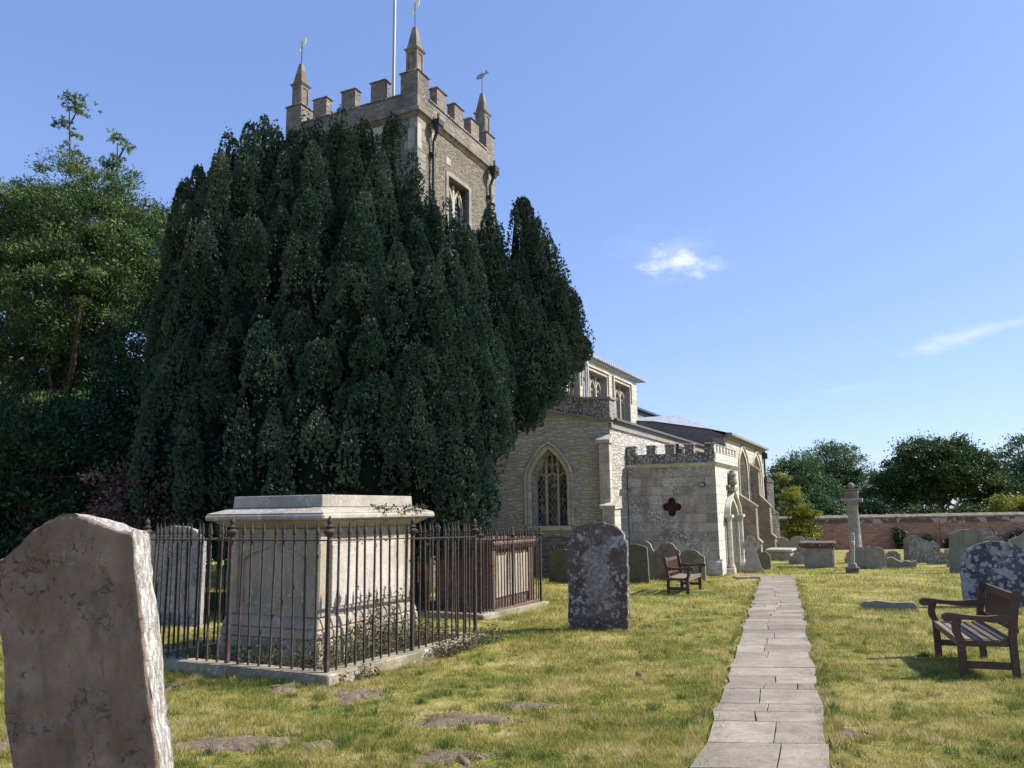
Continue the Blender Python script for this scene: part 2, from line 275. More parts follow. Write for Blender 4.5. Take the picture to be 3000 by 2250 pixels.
M['rail'] = m_rail()
def m_soil():
    t = NT('bare_soil'); g = t.n('ShaderNodeNewGeometry'); p = g.outputs['Position']; f = t.noise(p, 26, 7, 0.85); e = t.noise(p, 90, 3)
    c = t.cramp(f, [(0.32, (0.065, 0.046, 0.030)), (0.5, (0.17, 0.128, 0.086)), (0.68, (0.32, 0.255, 0.18))])
    return t.done(c, t.bump(t.math('ADD', f, e), 0.7, 0.02), 0.97)
M['soil'] = m_soil()
def m_flag():
    t = NT('york_flagstone'); at = t.n('ShaderNodeAttribute', attribute_name='rnd'); v = t.tc.outputs['Object']
    c = t.cramp(at.outputs['Fac'], [(0, (0.205, 0.175, 0.137)), (0.5, (0.245, 0.21, 0.165)), (1, (0.295, 0.255, 0.20))])
    c = t.mix(0.5, c, t.cramp(t.noise(v, 2.5, 6, 0.75), [(0.3, (0.2,) * 3), (0.7, (0.8,) * 3)]), 'OVERLAY')
    c = t.mix(0.3, c, t.cramp(t.noise(v, 60, 4, 0.7), [(0.25, (0.2,) * 3), (0.75, (0.85,) * 3)]), 'OVERLAY')
    mp = t.n('ShaderNodeMapping'); mp.inputs['Rotation'].default_value = (0, 0, R(18)); mp.inputs['Scale'].default_value = (1, 6, 1); t.l(v, mp.inputs[0])
    r = t.noise(mp.outputs[0], 1.6, 4, 0.6, 1.2); rip = t.ramp(t.math('ABSOLUTE', t.math('SUBTRACT', r, 0.5)), 0.0, 0.02, 0, 1)
    c = t.mix(t.math('MULTIPLY', t.math('SUBTRACT', 1.0, rip), 0.35), c, (0.12, 0.10, 0.08))
    return t.done(c, t.bump(t.math('ADD', t.math('MULTIPLY', rip, 0.6), t.noise(v, 18, 5)), 0.5, 0.012), 0.85)
M['flag'] = m_flag()
M['joint'] = plain('mossy_joint', (0.13, 0.11, 0.07), 0.95, 0.1, 30, 0.7)
M['grass'] = m_blade(); M['ground'] = m_ground()
# gravestone stones
G = dict(
  main=stone('dark_mottled_stone', (0.075, 0.055, 0.048), (0.12, 0.095, 0.08), (0.46, 0.43, 0.40), 0.5, 13, 0, 0.5, blot=(0.33, 0.32, 0.33), blotamt=0.1, centre=(0.33, 0.30, 0.29)),
  near=None,
  dgrey=stone('dark_green_grey_stone', (0.085, 0.082, 0.065), (0.12, 0.115, 0.09), (0.3, 0.3, 0.27), 0.15, 18, 0.4, 0.3, 0.3),
  brown=stone('brown_grey_stone', (0.14, 0.11, 0.09), (0.23, 0.20, 0.16), (0.40, 0.38, 0.34), 0.3, 16, 0.1, 0.35, 0.5),
  grey=stone('grey_stone', (0.19, 0.175, 0.155), (0.26, 0.24, 0.215), (0.45, 0.43, 0.40), 0.3, 16, 0.15, 0.3, 0.2),
  greylich=stone('grey_lichened_stone', (0.13, 0.12, 0.115), (0.25, 0.235, 0.21), (0.48, 0.47, 0.44), 0.75, 13, 0.1, 0.5, 0.2),
  green=stone('green_algae_stone', (0.16, 0.165, 0.135), (0.21, 0.22, 0.175), (0.3, 0.32, 0.27), 0.1, 16, 0.25, 0.3, 0.9),
  big=stone('blue_black_lichened_stone', (0.042, 0.045, 0.062), (0.09, 0.092, 0.11), (0.40, 0.41, 0.45), 0.9, 9, 0, 0.6, blot=(0.26, 0.27, 0.32), blotamt=0.33),
  pale=stone('pale_limestone', (0.30, 0.275, 0.23), (0.38, 0.345, 0.29), (0.6, 0.58, 0.52), 0.25, 15, 0.05, 0.3, 0.15),
  cross=stone('carved_pale_grey_stone', (0.27, 0.25, 0.22), (0.36, 0.33, 0.29), (0.5, 0.48, 0.45), 0.2, 15, 0, 0.3, 0.2),
  silver=stone('silver_lichened_stone', (0.15, 0.145, 0.14), (0.26, 0.255, 0.25), (0.44, 0.43, 0.42), 0.9, 20, 0, 0.5),
  tomb=stone('cream_tomb_stone', (0.28, 0.235, 0.18), (0.36, 0.31, 0.24), (0.62, 0.58, 0.50), 0.2, 13, 0.1, 0.4, 0.5, blot=(0.45, 0.30, 0.15), blotamt=0.1),
  lid=stone('pale_lid_stone', (0.26, 0.23, 0.18), (0.37, 0.33, 0.265), (0.62, 0.58, 0.50), 0.3, 15, 0.0, 0.4, 0.1), slab=stone('grey_slab_stone', (0.25, 0.23, 0.19), (0.34, 0.31, 0.255), (0.6, 0.58, 0.5), 0.2, 20, 0, .3),
  tombw=stone('pale_tomb_side', (0.37, 0.33, 0.28), (0.48, 0.44, 0.39), (0.45, 0.40, 0.3), 0.15, 13, 0.0, 0.3, 0.35),  # paler than the tomb body, used on its south side panel
  tbrown=stone('red_brown_tomb_stone', (0.10, 0.058, 0.045), (0.15, 0.095, 0.075), (0.4, 0.35, 0.3), 0.1, 13, 0, 0.3),
  cap=stone('purple_brown_slab', (0.075, 0.045, 0.045), (0.13, 0.085, 0.08), (0.45, 0.42, 0.40), 0.3, 13, 0, 0.6),
  curb=stone('mossy_curb_stone', (0.20, 0.165, 0.11), (0.34, 0.285, 0.20), (0.56, 0.54, 0.5), 0.35, 12, 0.5, 0.5, 0.2),
)
def m_near():
    t = NT('flaking_red_sandstone'); v = t.coord('Object', (1, 1, 1), False)
    c = t.cramp(t.noise(v, 3.0, 7, 0.7), [(0.3, (0.20, 0.135, 0.10)), (0.5, (0.33, 0.235, 0.178)), (0.68, (0.47, 0.355, 0.275))])
    vs = t.n('ShaderNodeMapping'); vs.inputs['Scale'].default_value = (7, 7, 1.6); t.l(v, vs.inputs[0])
    d = t.noise(vs.outputs[0], 1.3, 5, 0.65, 1.5)
    c = t.mix(t.ramp(d, 0.56, 0.68, 0, 0.5), c, (0.17, 0.11, 0.09))
    nz = t.n('ShaderNodeTexNoise'); t.l(v, nz.inputs['Vector']); nz.inputs['Scale'].default_value = 8; nz.inputs['Detail'].default_value = 6
    sc = t.n('ShaderNodeVectorMath', operation='SCALE'); sc.inputs['Scale'].default_value = 0.5; t.l(nz.outputs['Color'], sc.inputs[0])
    mp = t.n('ShaderNodeMapping'); mp.inputs['Scale'].default_value = (1, 1, 0.45); t.l(v, mp.inputs[0])
    ad = t.n('ShaderNodeVectorMath', operation='ADD'); t.l(mp.outputs[0], ad.inputs[0]); t.l(sc.outputs[0], ad.inputs[1])
    e = t.vor(ad.outputs[0], 8.5, 'DISTANCE_TO_EDGE'); msk = t.ramp(t.noise(v, 3.6, 5), 0.56, 0.60)
    cr = t.math('MULTIPLY', t.ramp(e, 0.045, 0.0), msk)
    c = t.mix(t.math('MULTIPLY', cr, 0.45), c, (0.05, 0.035, 0.03))
    pm = t.n('ShaderNodeMapping'); pm.inputs['Scale'].default_value = (14, 14, 6); pm.inputs['Rotation'].default_value = (0.35, 0, 0); t.l(ad.outputs[0], pm.inputs[0])
    pit = t.math('MULTIPLY', t.ramp(t.noise(pm.outputs[0], 1.1, 3, 0.6), 0.62, 0.68), t.ramp(t.noise(v, 2.4, 3), 0.42, 0.55)); c = t.mix(t.math('MULTIPLY', pit, 0.6), c, (0.06, 0.04, 0.035))
    # flat rounded lichens
    lm = t.math('MULTIPLY', t.ramp(t.vor(ad.outputs[0], 9), 0.22, 0.18), t.ramp(t.noise(v, 2.2, 2), 0.56, 0.62)); c = t.mix(t.math('MULTIPLY', lm, 0.7), c, (0.42, 0.38, 0.33))
    # white lichen crust on sides and top, colour raised for the sunlit edge
    nn = t.n('ShaderNodeTexNoise'); t.l(v, nn.inputs['Vector']); nn.inputs['Scale'].default_value = 25
    ew = t.n('ShaderNodeAttribute', attribute_name='edge')
    em = t.math('MULTIPLY', t.ramp(t.math('ADD', ew.outputs['Fac'], t.math('MULTIPLY', nn.outputs[0], 0.6)), 0.85, 1.05), 1.0)
    c = t.mix(em, c, t.mix(t.ramp(t.noise(vs.outputs[0], 9, 5, 0.7), 0.42, 0.6), (0.36, 0.32, 0.28), (0.78, 0.75, 0.70)))
    h = t.math('ADD', t.math('MULTIPLY', t.math('SUBTRACT', 1.0, cr), 0.8), t.math('ADD', t.math('MULTIPLY', t.noise(v, 26, 8, 0.8), 1.6), t.math('MULTIPLY', d, 1.6)))
    h = t.math('SUBTRACT', h, t.math('MULTIPLY', pit, 1.2))
    return t.done(c, t.bump(h, 0.9, 0.022), 0.95)
G['near'] = m_near()
# foliage
F = dict(
  yew=leafmat('yew_needles', [(0.022, 0.044, 0.034), (0.050, 0.084, 0.062), (0.095, 0.13, 0.092), (0.155, 0.185, 0.13)], 0.8, 0.06, 0.05),
  core=plain('yew_dark_core', (0.008, 0.013, 0.008), 0.95, 0.05, 8, 0.4),  # opaque near-black core: the shade inside the crown is put into its colour
  cyp=leafmat('cypress_sprays', [(0.035, 0.072, 0.026), (0.065, 0.115, 0.036), (0.105, 0.16, 0.05), (0.17, 0.21, 0.07)], 0.6, 0.25),
  darkev=leafmat('dark_evergreen_leaves', [(0.012, 0.03, 0.012), (0.022, 0.05, 0.02), (0.035, 0.07, 0.026)], 0.6, 0.15),
  oak=leafmat('oak_leaves', [(0.02, 0.042, 0.012), (0.04, 0.075, 0.018), (0.075, 0.12, 0.03)], 0.5, 0.25),
  ash=leafmat('ash_leaves', [(0.035, 0.075, 0.03), (0.065, 0.12, 0.045), (0.11, 0.17, 0.065)], 0.55, 0.3),
  yellow=leafmat('yellow_green_leaves', [(0.08, 0.105, 0.015), (0.20, 0.215, 0.03), (0.36, 0.34, 0.05)], 0.55, 0.3),
  purple=leafmat('purple_leaves', [(0.03, 0.010, 0.011), (0.07, 0.024, 0.024), (0.12, 0.055, 0.045), (0.22, 0.15, 0.12)], 0.4, 0.2, 0.5),
  ivy=leafmat('ivy_leaves', [(0.012, 0.03, 0.012), (0.03, 0.055, 0.018), (0.05, 0.085, 0.03)], 0.45, 0.15),
  weed=leafmat('weed_leaves', [(0.025, 0.055, 0.014), (0.05, 0.075, 0.02), (0.085, 0.07, 0.042), (0.16, 0.13, 0.085)], 0.6, 0.3),
)
# ------------------------------------------------------------------ object helpers
def tag(o, label=None, cat=None, group=None, kind=None):
    if label: o['label'] = label
    if cat: o['category'] = cat
    if group: o['group'] = group
    if kind: o['kind'] = kind
    return o
def empty(name, loc, rz=0.0):
    o = bpy.data.objects.new(name, None); COL.objects.link(o); o.location = loc; o.rotation_euler = (0, 0, rz); o.empty_display_size = 0.2; return o
class MB:
    def __init__(s): s.v = []; s.f = []; s.mi = []; s.cur = 0
    def add(s, vs, fs):
        b = len(s.v); s.v += [tuple(p) for p in vs]; s.f += [tuple(i + b for i in f) for f in fs]; s.mi += [s.cur] * len(fs); return s
    def pieces(s, name, mats, parent=None, **k):      # one object per closed piece added
        par = list(range(len(s.v)))
        def fd(i):
            while par[i] != i: par[i] = par[par[i]]; i = par[i]
            return i
        for f in s.f:
            for j in f[1:]: par[fd(j)] = fd(f[0])
        g = {}
        for f in s.f: g.setdefault(fd(f[0]), []).append(f)
        res = []
        for fs in g.values():
            ids = sorted({i for f in fs for i in f}); mp = {v: q for q, v in enumerate(ids)}; t = MB(); t.add([s.v[i] for i in ids], [tuple(mp[i] for i in f) for f in fs]); res.append(t.build(name, mats, parent, **k))
        return res
    def box(s, x0, x1, y0, y1, z0, z1, mtx=None):
        vs = [Vector(p) for p in ((x0, y0, z0), (x1, y0, z0), (x1, y1, z0), (x0, y1, z0), (x0, y0, z1), (x1, y0, z1), (x1, y1, z1), (x0, y1, z1))]
        if mtx: vs = [mtx @ p for p in vs]
        return s.add(vs, [(0, 3, 2, 1), (4, 5, 6, 7), (0, 1, 5, 4), (1, 2, 6, 5), (2, 3, 7, 6), (3, 0, 4, 7)])
    def frust(s, cx, cy, z0, z1, a0, b0, a1, b1):   # half sizes
        vs = [(cx + sx * a, cy + sy * b, z) for z, a, b in ((z0, a0, b0), (z1, a1, b1)) for sx, sy in ((-1, -1), (1, -1), (1, 1), (-1, 1))]
        return s.add(vs, [(0, 3, 2, 1), (4, 5, 6, 7), (0, 1, 5, 4), (1, 2, 6, 5), (2, 3, 7, 6), (3, 0, 4, 7)])
    def lathe(s, prof, seg=12, c=(0, 0, 0), ph=0.0):
        vs = []; fs = []; n = len(prof)
        for r, z in prof:
            for k in range(seg):
                a = 2 * math.pi * k / seg + ph; vs.append((c[0] + r * math.cos(a), c[1] + r * math.sin(a), c[2] + z))
        for i in range(n - 1):
            for k in range(seg):
                fs.append((i * seg + k, i * seg + (k + 1) % seg, (i + 1) * seg + (k + 1) % seg, (i + 1) * seg + k))
        fs.append(tuple(range(seg - 1, -1, -1))); fs.append(tuple((n - 1) * seg + k for k in range(seg)))
        return s.add(vs, fs)
    def tube(s, pts, rad, seg=8, cap=True):
        pts = [Vector(p) for p in pts]; n = len(pts); rad = rad if isinstance(rad, (list, tuple)) else [rad] * n; vs = []; fs = []
        for i, p in enumerate(pts):
            d = (pts[min(i + 1, n - 1)] - pts[max(i - 1, 0)]).normalized(); up = Vector((0, 0, 1)) if abs(d.z) < 0.9 else Vector((1, 0, 0)); u = d.cross(up).normalized(); w = d.cross(u)
            for k in range(seg):
                a = 2 * math.pi * k / seg; vs.append(p + (u * math.cos(a) + w * math.sin(a)) * rad[i])
        for i in range(n - 1):
            for k in range(seg): fs.append((i * seg + k, i * seg + (k + 1) % seg, (i + 1) * seg + (k + 1) % seg, (i + 1) * seg + k))
        if cap: fs.append(tuple(range(seg - 1, -1, -1))); fs.append(tuple((n - 1) * seg + k for k in range(seg)))
        return s.add(vs, fs)
    def prism(s, pts, axis, a0, a1):  # pts 2D outline; axis 'x': pts=(y,z) extruded along x ; 'y': pts=(x,z) ; 'z': pts=(x,y)
        def P(p, a): return (a, p[0], p[1]) if axis == 'x' else (p[0], a, p[1]) if axis == 'y' else (p[0], p[1], a)
        n = len(pts); vs = [P(p, a0) for p in pts] + [P(p, a1) for p in pts]
        tri = tessellate_polygon([[Vector((p[0], p[1], 0)) for p in pts]])
        fs = [tuple(t) for t in tri] + [tuple(i + n for i in reversed(t)) for t in tri]
        fs += [(i, (i + 1) % n, (i + 1) % n + n, i + n) for i in range(n)]
        return s.add(vs, fs)
    def wall(s, outer, holes, axis, a, inward=0.0, smi=None):   # sheet with holes and reveals running to a+inward
        def P(p, q): return (q, p[0], p[1]) if axis == 'x' else (p[0], q, p[1])
        loops = [outer] + holes; tri = tessellate_polygon([[Vector((p[0], p[1], 0)) for p in l] for l in loops])
        flat = [p for l in loops for p in l]; s.add([P(p, a) for p in flat], [tuple(t) for t in tri])
        if inward:
            for h in holes:
                n = len(h); s.add([P(p, a) for p in h] + [P(p, a + inward) for p in h], [(i, (i + 1) % n, (i + 1) % n + n, i + n) for i in range(n)])
        return s
    def sheet(s, outer, axis, a): return s.wall(outer, [], axis, a)
    def build(s, name, mats, parent=None, smooth=False, bevel=0.0, loc=None, rnd=None):
        me = bpy.data.meshes.new(name); me.from_pydata(s.v, [], s.f)
        if not isinstance(mats, (list, tuple)): mats = [mats]
        for m in mats: me.materials.append(m)
        me.polygons.foreach_set('material_index', s.mi)
        bm = bmesh.new(); bm.from_mesh(me)
        if bevel:
            bmesh.ops.remove_doubles(bm, verts=bm.verts, dist=1e-5)
            bmesh.ops.bevel(bm, geom=[e for e in bm.edges if len(e.link_faces) == 2 and e.calc_face_angle(0) > 0.5], offset=bevel, segments=1, affect='EDGES', clamp_overlap=True)
        bmesh.ops.recalc_face_normals(bm, faces=bm.faces)
        uv = bm.loops.layers.uv.new('UVMap')
        for f in bm.faces:
            n = f.normal; ax, ay, az = abs(n.x), abs(n.y), abs(n.z); f.smooth = smooth
            for l in f.loops:
                p = l.vert.co; l[uv].uv = (p.x, p.y) if az > max(ax, ay) else ((p.y, p.z) if ax > ay else (p.x, p.z))
        bm.to_mesh(me); bm.free()
        o = bpy.data.objects.new(name, me); COL.objects.link(o)
        if parent: o.parent = parent
        if loc: o.location = loc
        return o
def copy_tree(o, parent=None):
    c = o.copy(); COL.objects.link(c); c.parent = parent
    for ch in list(o.children): copy_tree(ch, c)
    return c
def gz(Y): return -0.025 * max(0.0, min(Y - 6.0, 54.0))
def gza(Y): return -0.025 * np.clip(Y - 6.0, 0.0, 54.0)
def fold(vv): return noise.noise(Vector(vv))
def quads(name, C, U, V, mat, parent=None, rnd=None, tri=False, loc=None):
    """leaf mesh: one quad (or triangle) per row, centre C, half axes U and V"""
    n = len(C)
    if loc is not None: C = C - np.array(loc)
    if tri:
        P = np.stack([C - U, C + U, C + V], 1); k = 3
    else:
        P = np.stack([C - V, C + U, C + V, C - U], 1); k = 4
    me = bpy.data.meshes.new(name); me.vertices.add(n * k); me.vertices.foreach_set('co', P.reshape(-1).astype(np.float32))
    me.loops.add(n * k); me.loops.foreach_set('vertex_index', np.arange(n * k, dtype=np.int32)); me.polygons.add(n)
    me.polygons.foreach_set('loop_start', np.arange(0, n * k, k, dtype=np.int32)); me.polygons.foreach_set('loop_total', np.full(n, k, dtype=np.int32))
    a = me.attributes.new('rnd', 'FLOAT', 'FACE'); a.data.foreach_set('value', (RNG.random(n) if rnd is None else rnd).astype(np.float32))
    me.materials.append(mat); me.update(calc_edges=True); o = bpy.data.objects.new(name, me); COL.objects.link(o)
    if parent: o.parent = parent
    return o
def rdir(n):
    v = RNG.normal(size=(n, 3)); return v / np.linalg.norm(v, axis=1)[:, None]
def perp(D):
    r = rdir(len(D)); u = np.cross(D, r); return u / (np.linalg.norm(u, axis=1)[:, None] + 1e-9)

AZ = R(25.69); EV = Vector((math.sin(AZ), math.cos(AZ), 0)); NV = Vector((-math.cos(AZ), math.sin(AZ), 0)); RZ = math.pi / 2 - AZ
CO = Vector((6.866, 27.159, 0))
# ------------------------------------------------------------------ ground, path, soil
PL = [(-10, -1.1), (5.0, 0.97), (5.61, 1.18), (6.83, 1.6), (9.46, 2.46), (14.08, 3.95), (18.69, 5.45), (25.3, 7.62), (26.2, 7.9)]     # left edge: (Y, X)
PR = [(-10, -2.2 + 2.1), (5.0, 1.86), (5.57, 2.05), (7.87, 2.87), (9.71, 3.48), (13.96, 4.92), (21.34, 7.37), (25.17, 8.64), (26.2, 8.98)]
wob = lambda Y, s: .022 * np.sin(np.asarray(Y) * 3.1 + s) + .016 * np.sin(np.asarray(Y) * 7.3 + 2 * s) + .01 * np.sin(np.asarray(Y) * 15.1 + s)
pl = lambda Y: np.interp(Y, [p[0] for p in PL], [p[1] for p in PL]) + wob(Y, 1.0)
pr = lambda Y: np.interp(Y, [p[0] for p in PR], [p[1] for p in PR]) + wob(Y, 4.0)
def inpath(x, y, m=0.0): return ((x > pl(y) - m) & (x < pr(y) + m) & (y < 26.2)) | ((x > 6.9) & (x < 8.9) & (y > 25.3) & (y < 27.0))
SOIL = [(-1.55, 8.15, 0.30, 0.42, 0.05), (-2.36, 8.55, 0.26, 0.30, 0.04), (-2.15, 6.35, 0.42, 0.30, 0.06), (-1.44, 6.25, 0.17, 0.15, 0.04), (-0.42, 7.0, 0.56, 0.34, 0.05), (0.12, 7.5, 0.30, 0.24, 0.04),
        (-0.41, 5.9, 0.32, 0.24, 0.05), (-1.14, 10.1, 0.2, 0.28, 0.03), (-3.6, 8.7, 0.25, 0.25, 0.03), (-3.9, 6.3, 0.3, 0.3, 0.04), (5.45, 9.1, 0.18, 0.14, 0.02), (2.55, 6.4, 0.16, 0.22, 0.01), (-3.0, 5.7, 0.3, 0.15, 0.03)]
def waves(x, y):
    return 0.016 * np.sin(x * 1.9 + 0.7 * y) * np.sin(y * 1.3 - x * 0.6) + 0.009 * np.sin(x * 4.7 + 1.1) * np.sin(y * 3.9 + x)
def gh(x, y):
    x = np.asarray(x, float); y = np.asarray(y, float); h = gza(y) + waves(x, y) * np.clip((60 - y) / 40, 0, 1)
    return np.where(inpath(x, y, 0.04), gza(y) - 0.045, h)
xs = np.concatenate([-np.geomspace(400, 16, 22), np.arange(-15, 24, 0.12), np.geomspace(25, 400, 22)])
ys = np.concatenate([-np.geomspace(60, 2, 10), np.arange(0, 40, 0.12), np.geomspace(41, 900, 26)])
GX, GY = np.meshgrid(xs, ys); GZ = gh(GX, GY); nx, ny = len(xs), len(ys)
me = bpy.data.meshes.new('ground'); P = np.stack([GX, GY, GZ], -1).reshape(-1, 3).astype(np.float32)
i = np.arange(ny - 1)[:, None] * nx + np.arange(nx - 1)[None, :]; Q = np.stack([i, i + 1, i + nx + 1, i + nx], -1).reshape(-1).astype(np.int32); nf = len(Q) // 4
me.vertices.add(len(P)); me.vertices.foreach_set('co', P.reshape(-1)); me.loops.add(len(Q)); me.loops.foreach_set('vertex_index', Q); me.polygons.add(nf)
me.polygons.foreach_set('loop_start', np.arange(0, nf * 4, 4, dtype=np.int32)); me.polygons.foreach_set('loop_total', np.full(nf, 4, dtype=np.int32)); me.update(calc_edges=True)
me.materials.append(M['ground']); ground = bpy.data.objects.new('ground', me); COL.objects.link(ground); tag(ground, kind='structure')
# path: bed of joint material and stone flags laid over it
vs = []; fs = []; Y = -9.0
while Y < 26.2:
    vs += [(float(pl(Y)) + 0.0, Y, gz(Y) - 0.006), (float(pr(Y)) - 0.0, Y, gz(Y) - 0.006)]; Y += 0.1
b = MB(); b.add(vs, [(k, k + 1, k + 3, k + 2) for k in range(0, len(vs) - 2, 2)]); b.add([(6.9, 26.1, gz(26) - .02), (9.0, 26.1, gz(26) - .02), (8.9, 27.0, gz(27) - .02), (7.4, 27.0, gz(27) - .02)], [(0, 1, 2, 3)])
tag(b.build('path_bed', M['joint']), kind='structure')
rr = random.Random(3); bm = bmesh.new(); lay = bm.faces.layers.float.new('rnd')
def flag(quad):
    c = [Vector((sum(p[0] for p in quad) / 4, sum(p[1] for p in quad) / 4))]
    top = []; bot = []; g = 0.002; dz = rr.uniform(-0.003, 0.004)
    pts = []
    for k in range(4):   # subdivide every side so that edges are not ruler-straight
        a = Vector(quad[k]); d = Vector(quad[(k + 1) % 4])
        for q in range(5):
            p = a.lerp(d, q / 5); n2 = noise.noise(Vector((p.x * 4, p.y * 4, 5))) * 0.005
            p = p + (c[0] - p).normalized() * (g + n2 + 0.003); pts.append(p)
    r = rr.random(); V0 = [bm.verts.new((p.x, p.y, gz(p.y) + 0.008 + dz)) for p in [q + (c[0] - q).normalized() * 0.004 for q in pts]]
    V1 = [bm.verts.new((p.x, p.y, gz(p.y) + 0.001 + dz)) for p in pts]; V2 = [bm.verts.new((p.x, p.y, gz(p.y) - 0.03)) for p in pts]; n = len(pts)
    fl = [bm.faces.new(V0)]
    for k in range(n):
        fl.append(bm.faces.new((V1[k], V1[(k + 1) % n], V0[(k + 1) % n], V0[k]))); fl.append(bm.faces.new((V2[k], V2[(k + 1) % n], V1[(k + 1) % n], V1[k])))
    for f in fl: f[lay] = r
Y = 2.0
while Y < 25.9:
    d = rr.choice([0.36, 0.42, 0.5, 0.58, 0.66, 0.3]); d2 = d; sk = lambda x, y0: y0 - 0.32 * 0   # rows run square to the path
    L0, R0, L1, R1 = (float(f(q)) + rr.uniform(-0.025, 0.025) for q in (Y, Y + d) for f in (pl, pr)); 
    w0, w1 = R0 - L0, R1 - L1; s = 0.10 + 0.02 * math.sin(Y)
    n = rr.choice([1, 1, 2, 2, 2, 2, 3]); cuts = sorted([rr.uniform(-.02, .01)] + [k / n + rr.uniform(-0.14, 0.14) for k in range(1, n)] + [1 + rr.uniform(-.015, .02)])
    for k in range(n):
        a, e = cuts[k], cuts[k + 1]
        def E_(Yb, t_, j0=0.0): y = Yb + s * (1 - t_) - s / 2; return (float(pl(y)) * (1 - t_) + float(pr(y)) * t_, y)
        f0 = lambda t_: E_(Y, t_); f1 = lambda t_: E_(Y + d, t_)
        flag([f0(a), f0(e), f1(e), f1(a)])
    Y += d
for k in range(3): flag([(7.1 + k * .62, 26.15), (7.7 + k * .62, 26.15), (7.72 + k * .5, 26.9), (7.2 + k * .5, 26.9)])
bmesh.ops.recalc_face_normals(bm, faces=bm.faces)
me = bpy.data.meshes.new('path'); bm.to_mesh(me); bm.free(); me.materials.append(M['flag']); po = bpy.data.objects.new('path', me); COL.objects.link(po); tag(po, kind='structure')
# bare soil mounds
for (sx, sy, rx, ry, hh) in SOIL:
    vs = []; fs = []; NR, NA = 16, 72
    for q in range(NR + 1):
        for k in range(NA):
            a = 2 * math.pi * k / NA; rad = q / NR * (1 + 0.95 * fold((math.cos(a) * 1.5 + sx * 3, math.sin(a) * 1.5 + sy, 1.7)) + 0.45 * fold((math.cos(a) * 4, math.sin(a) * 4, sx)))
            x = sx + rx * rad * math.cos(a); y = sy + ry * rad * math.sin(a); z = float(gh(x, y)) + hh * (1 - (q / NR) ** 2) * (1 + 0.5 * fold((x * 7, y * 7, 0))) * .5 + (0.013 * fold((x * 13, y * 13, 3)) + .007 * fold((x * 31, y * 31, 7))) * (1 - .6 * q / NR) + .008 - .042 * (q / NR) ** 2.5 + .012 * fold((x * 9, y * 9, 2.2)) * (q / NR)
            vs.append((x, y, z))
    for q in range(NR):
        for k in range(NA): fs.append((q * NA + k, q * NA + (k + 1) % NA, (q + 1) * NA + (k + 1) % NA, (q + 1) * NA + k))
    b = MB(); b.add(vs, fs); rc = random.Random(int(sx * 99))
    for k in range(int(140 * rx * ry / .1)):   # crumbs of earth
        a = rc.uniform(0, 6.28); d = rc.random() ** .5 * 1.25; x, y, s_ = sx + rx * d * math.cos(a), sy + ry * d * math.sin(a), rc.uniform(.003, .010); z = float(gh(x, y)) + hh * .35 * max(0, 1 - d * d)
        b.lathe([(s_ * .5, 0), (s_, s_ * .6), (s_ * .4, s_ * 1.3)], 5, (x, y, z), rc.random())
    tag(b.build('bare_soil', M['soil'], smooth=True), kind='structure')

# ------------------------------------------------------------------ church (local axes: x east along the nave, y north, z up)
church = tag(empty('church', (CO.x, CO.y, 0), RZ), 'medieval stone church with square battlemented west tower, low aisle, porch and tall chancel', 'church')
def arch(x0, x1, z0, zs, za, n=10, ogee=0.0, ex=0.58):      # pointed opening outline, counter-clockwise, (x,z)
    xm = (x0 + x1) / 2; h = za - zs; w = (x1 - x0) / 2; pts = [(x0, z0), (x1, z0)]; up = []
    for k in range(n + 1):
        t = (k / n) ** 1.6; f = t ** ex; f = f * (1 - ogee) + ogee * (.55 * t ** .5 + .45 * t ** 5); up.append((w * (1 - t), zs + h * f))
    pts += [(xm + a, z) for a, z in up] + [(xm - a, z) for a, z in reversed(up[:-1])]
    return pts
def grow(pts, d, z0=None):   # offset of an arch outline, dropping the sill
    cx = sum(p[0] for p in pts) / len(pts); n = len(pts); out_ = []
    for i, p in enumerate(pts):
        a = Vector(pts[(i - 1) % n]); b_ = Vector(pts[(i + 1) % n]); t = (b_ - a).normalized(); nn = Vector((t.y, -t.x)); q = Vector(p) + nn * d
        if i in (0, 1): q = Vector((p[0] + (-d if i == 0 else d), p[1] if z0 is None else z0))
        out_.append((q.x, q.y))
    return out_
def ring(b, inner, outer, axis, a, depth):     # moulding band round an opening (open at the sill), from a to a+depth
    n = len(inner); idx = list(range(1, n)) + [0]
    def P(p, q): return (q, p[0], p[1]) if axis == 'x' else (p[0], q, p[1])
    vs = []
    for i in idx: vs += [P(inner[i], a), P(outer[i], a), P(outer[i], a + depth), P(inner[i], a + depth)]
    fs = []
    for k in range(len(idx) - 1):
        o = k * 4
        for j in range(4): fs.append((o + j, o + (j + 1) % 4, o + 4 + (j + 1) % 4, o + 4 + j))
    fs += [(0, 1, 2, 3), (len(vs) - 4, len(vs) - 3, len(vs) - 2, len(vs) - 1)]
    b.add(vs, fs)
def rect(a, b_, c, d): return [(a, c), (b_, c), (b_, d), (a, d)]

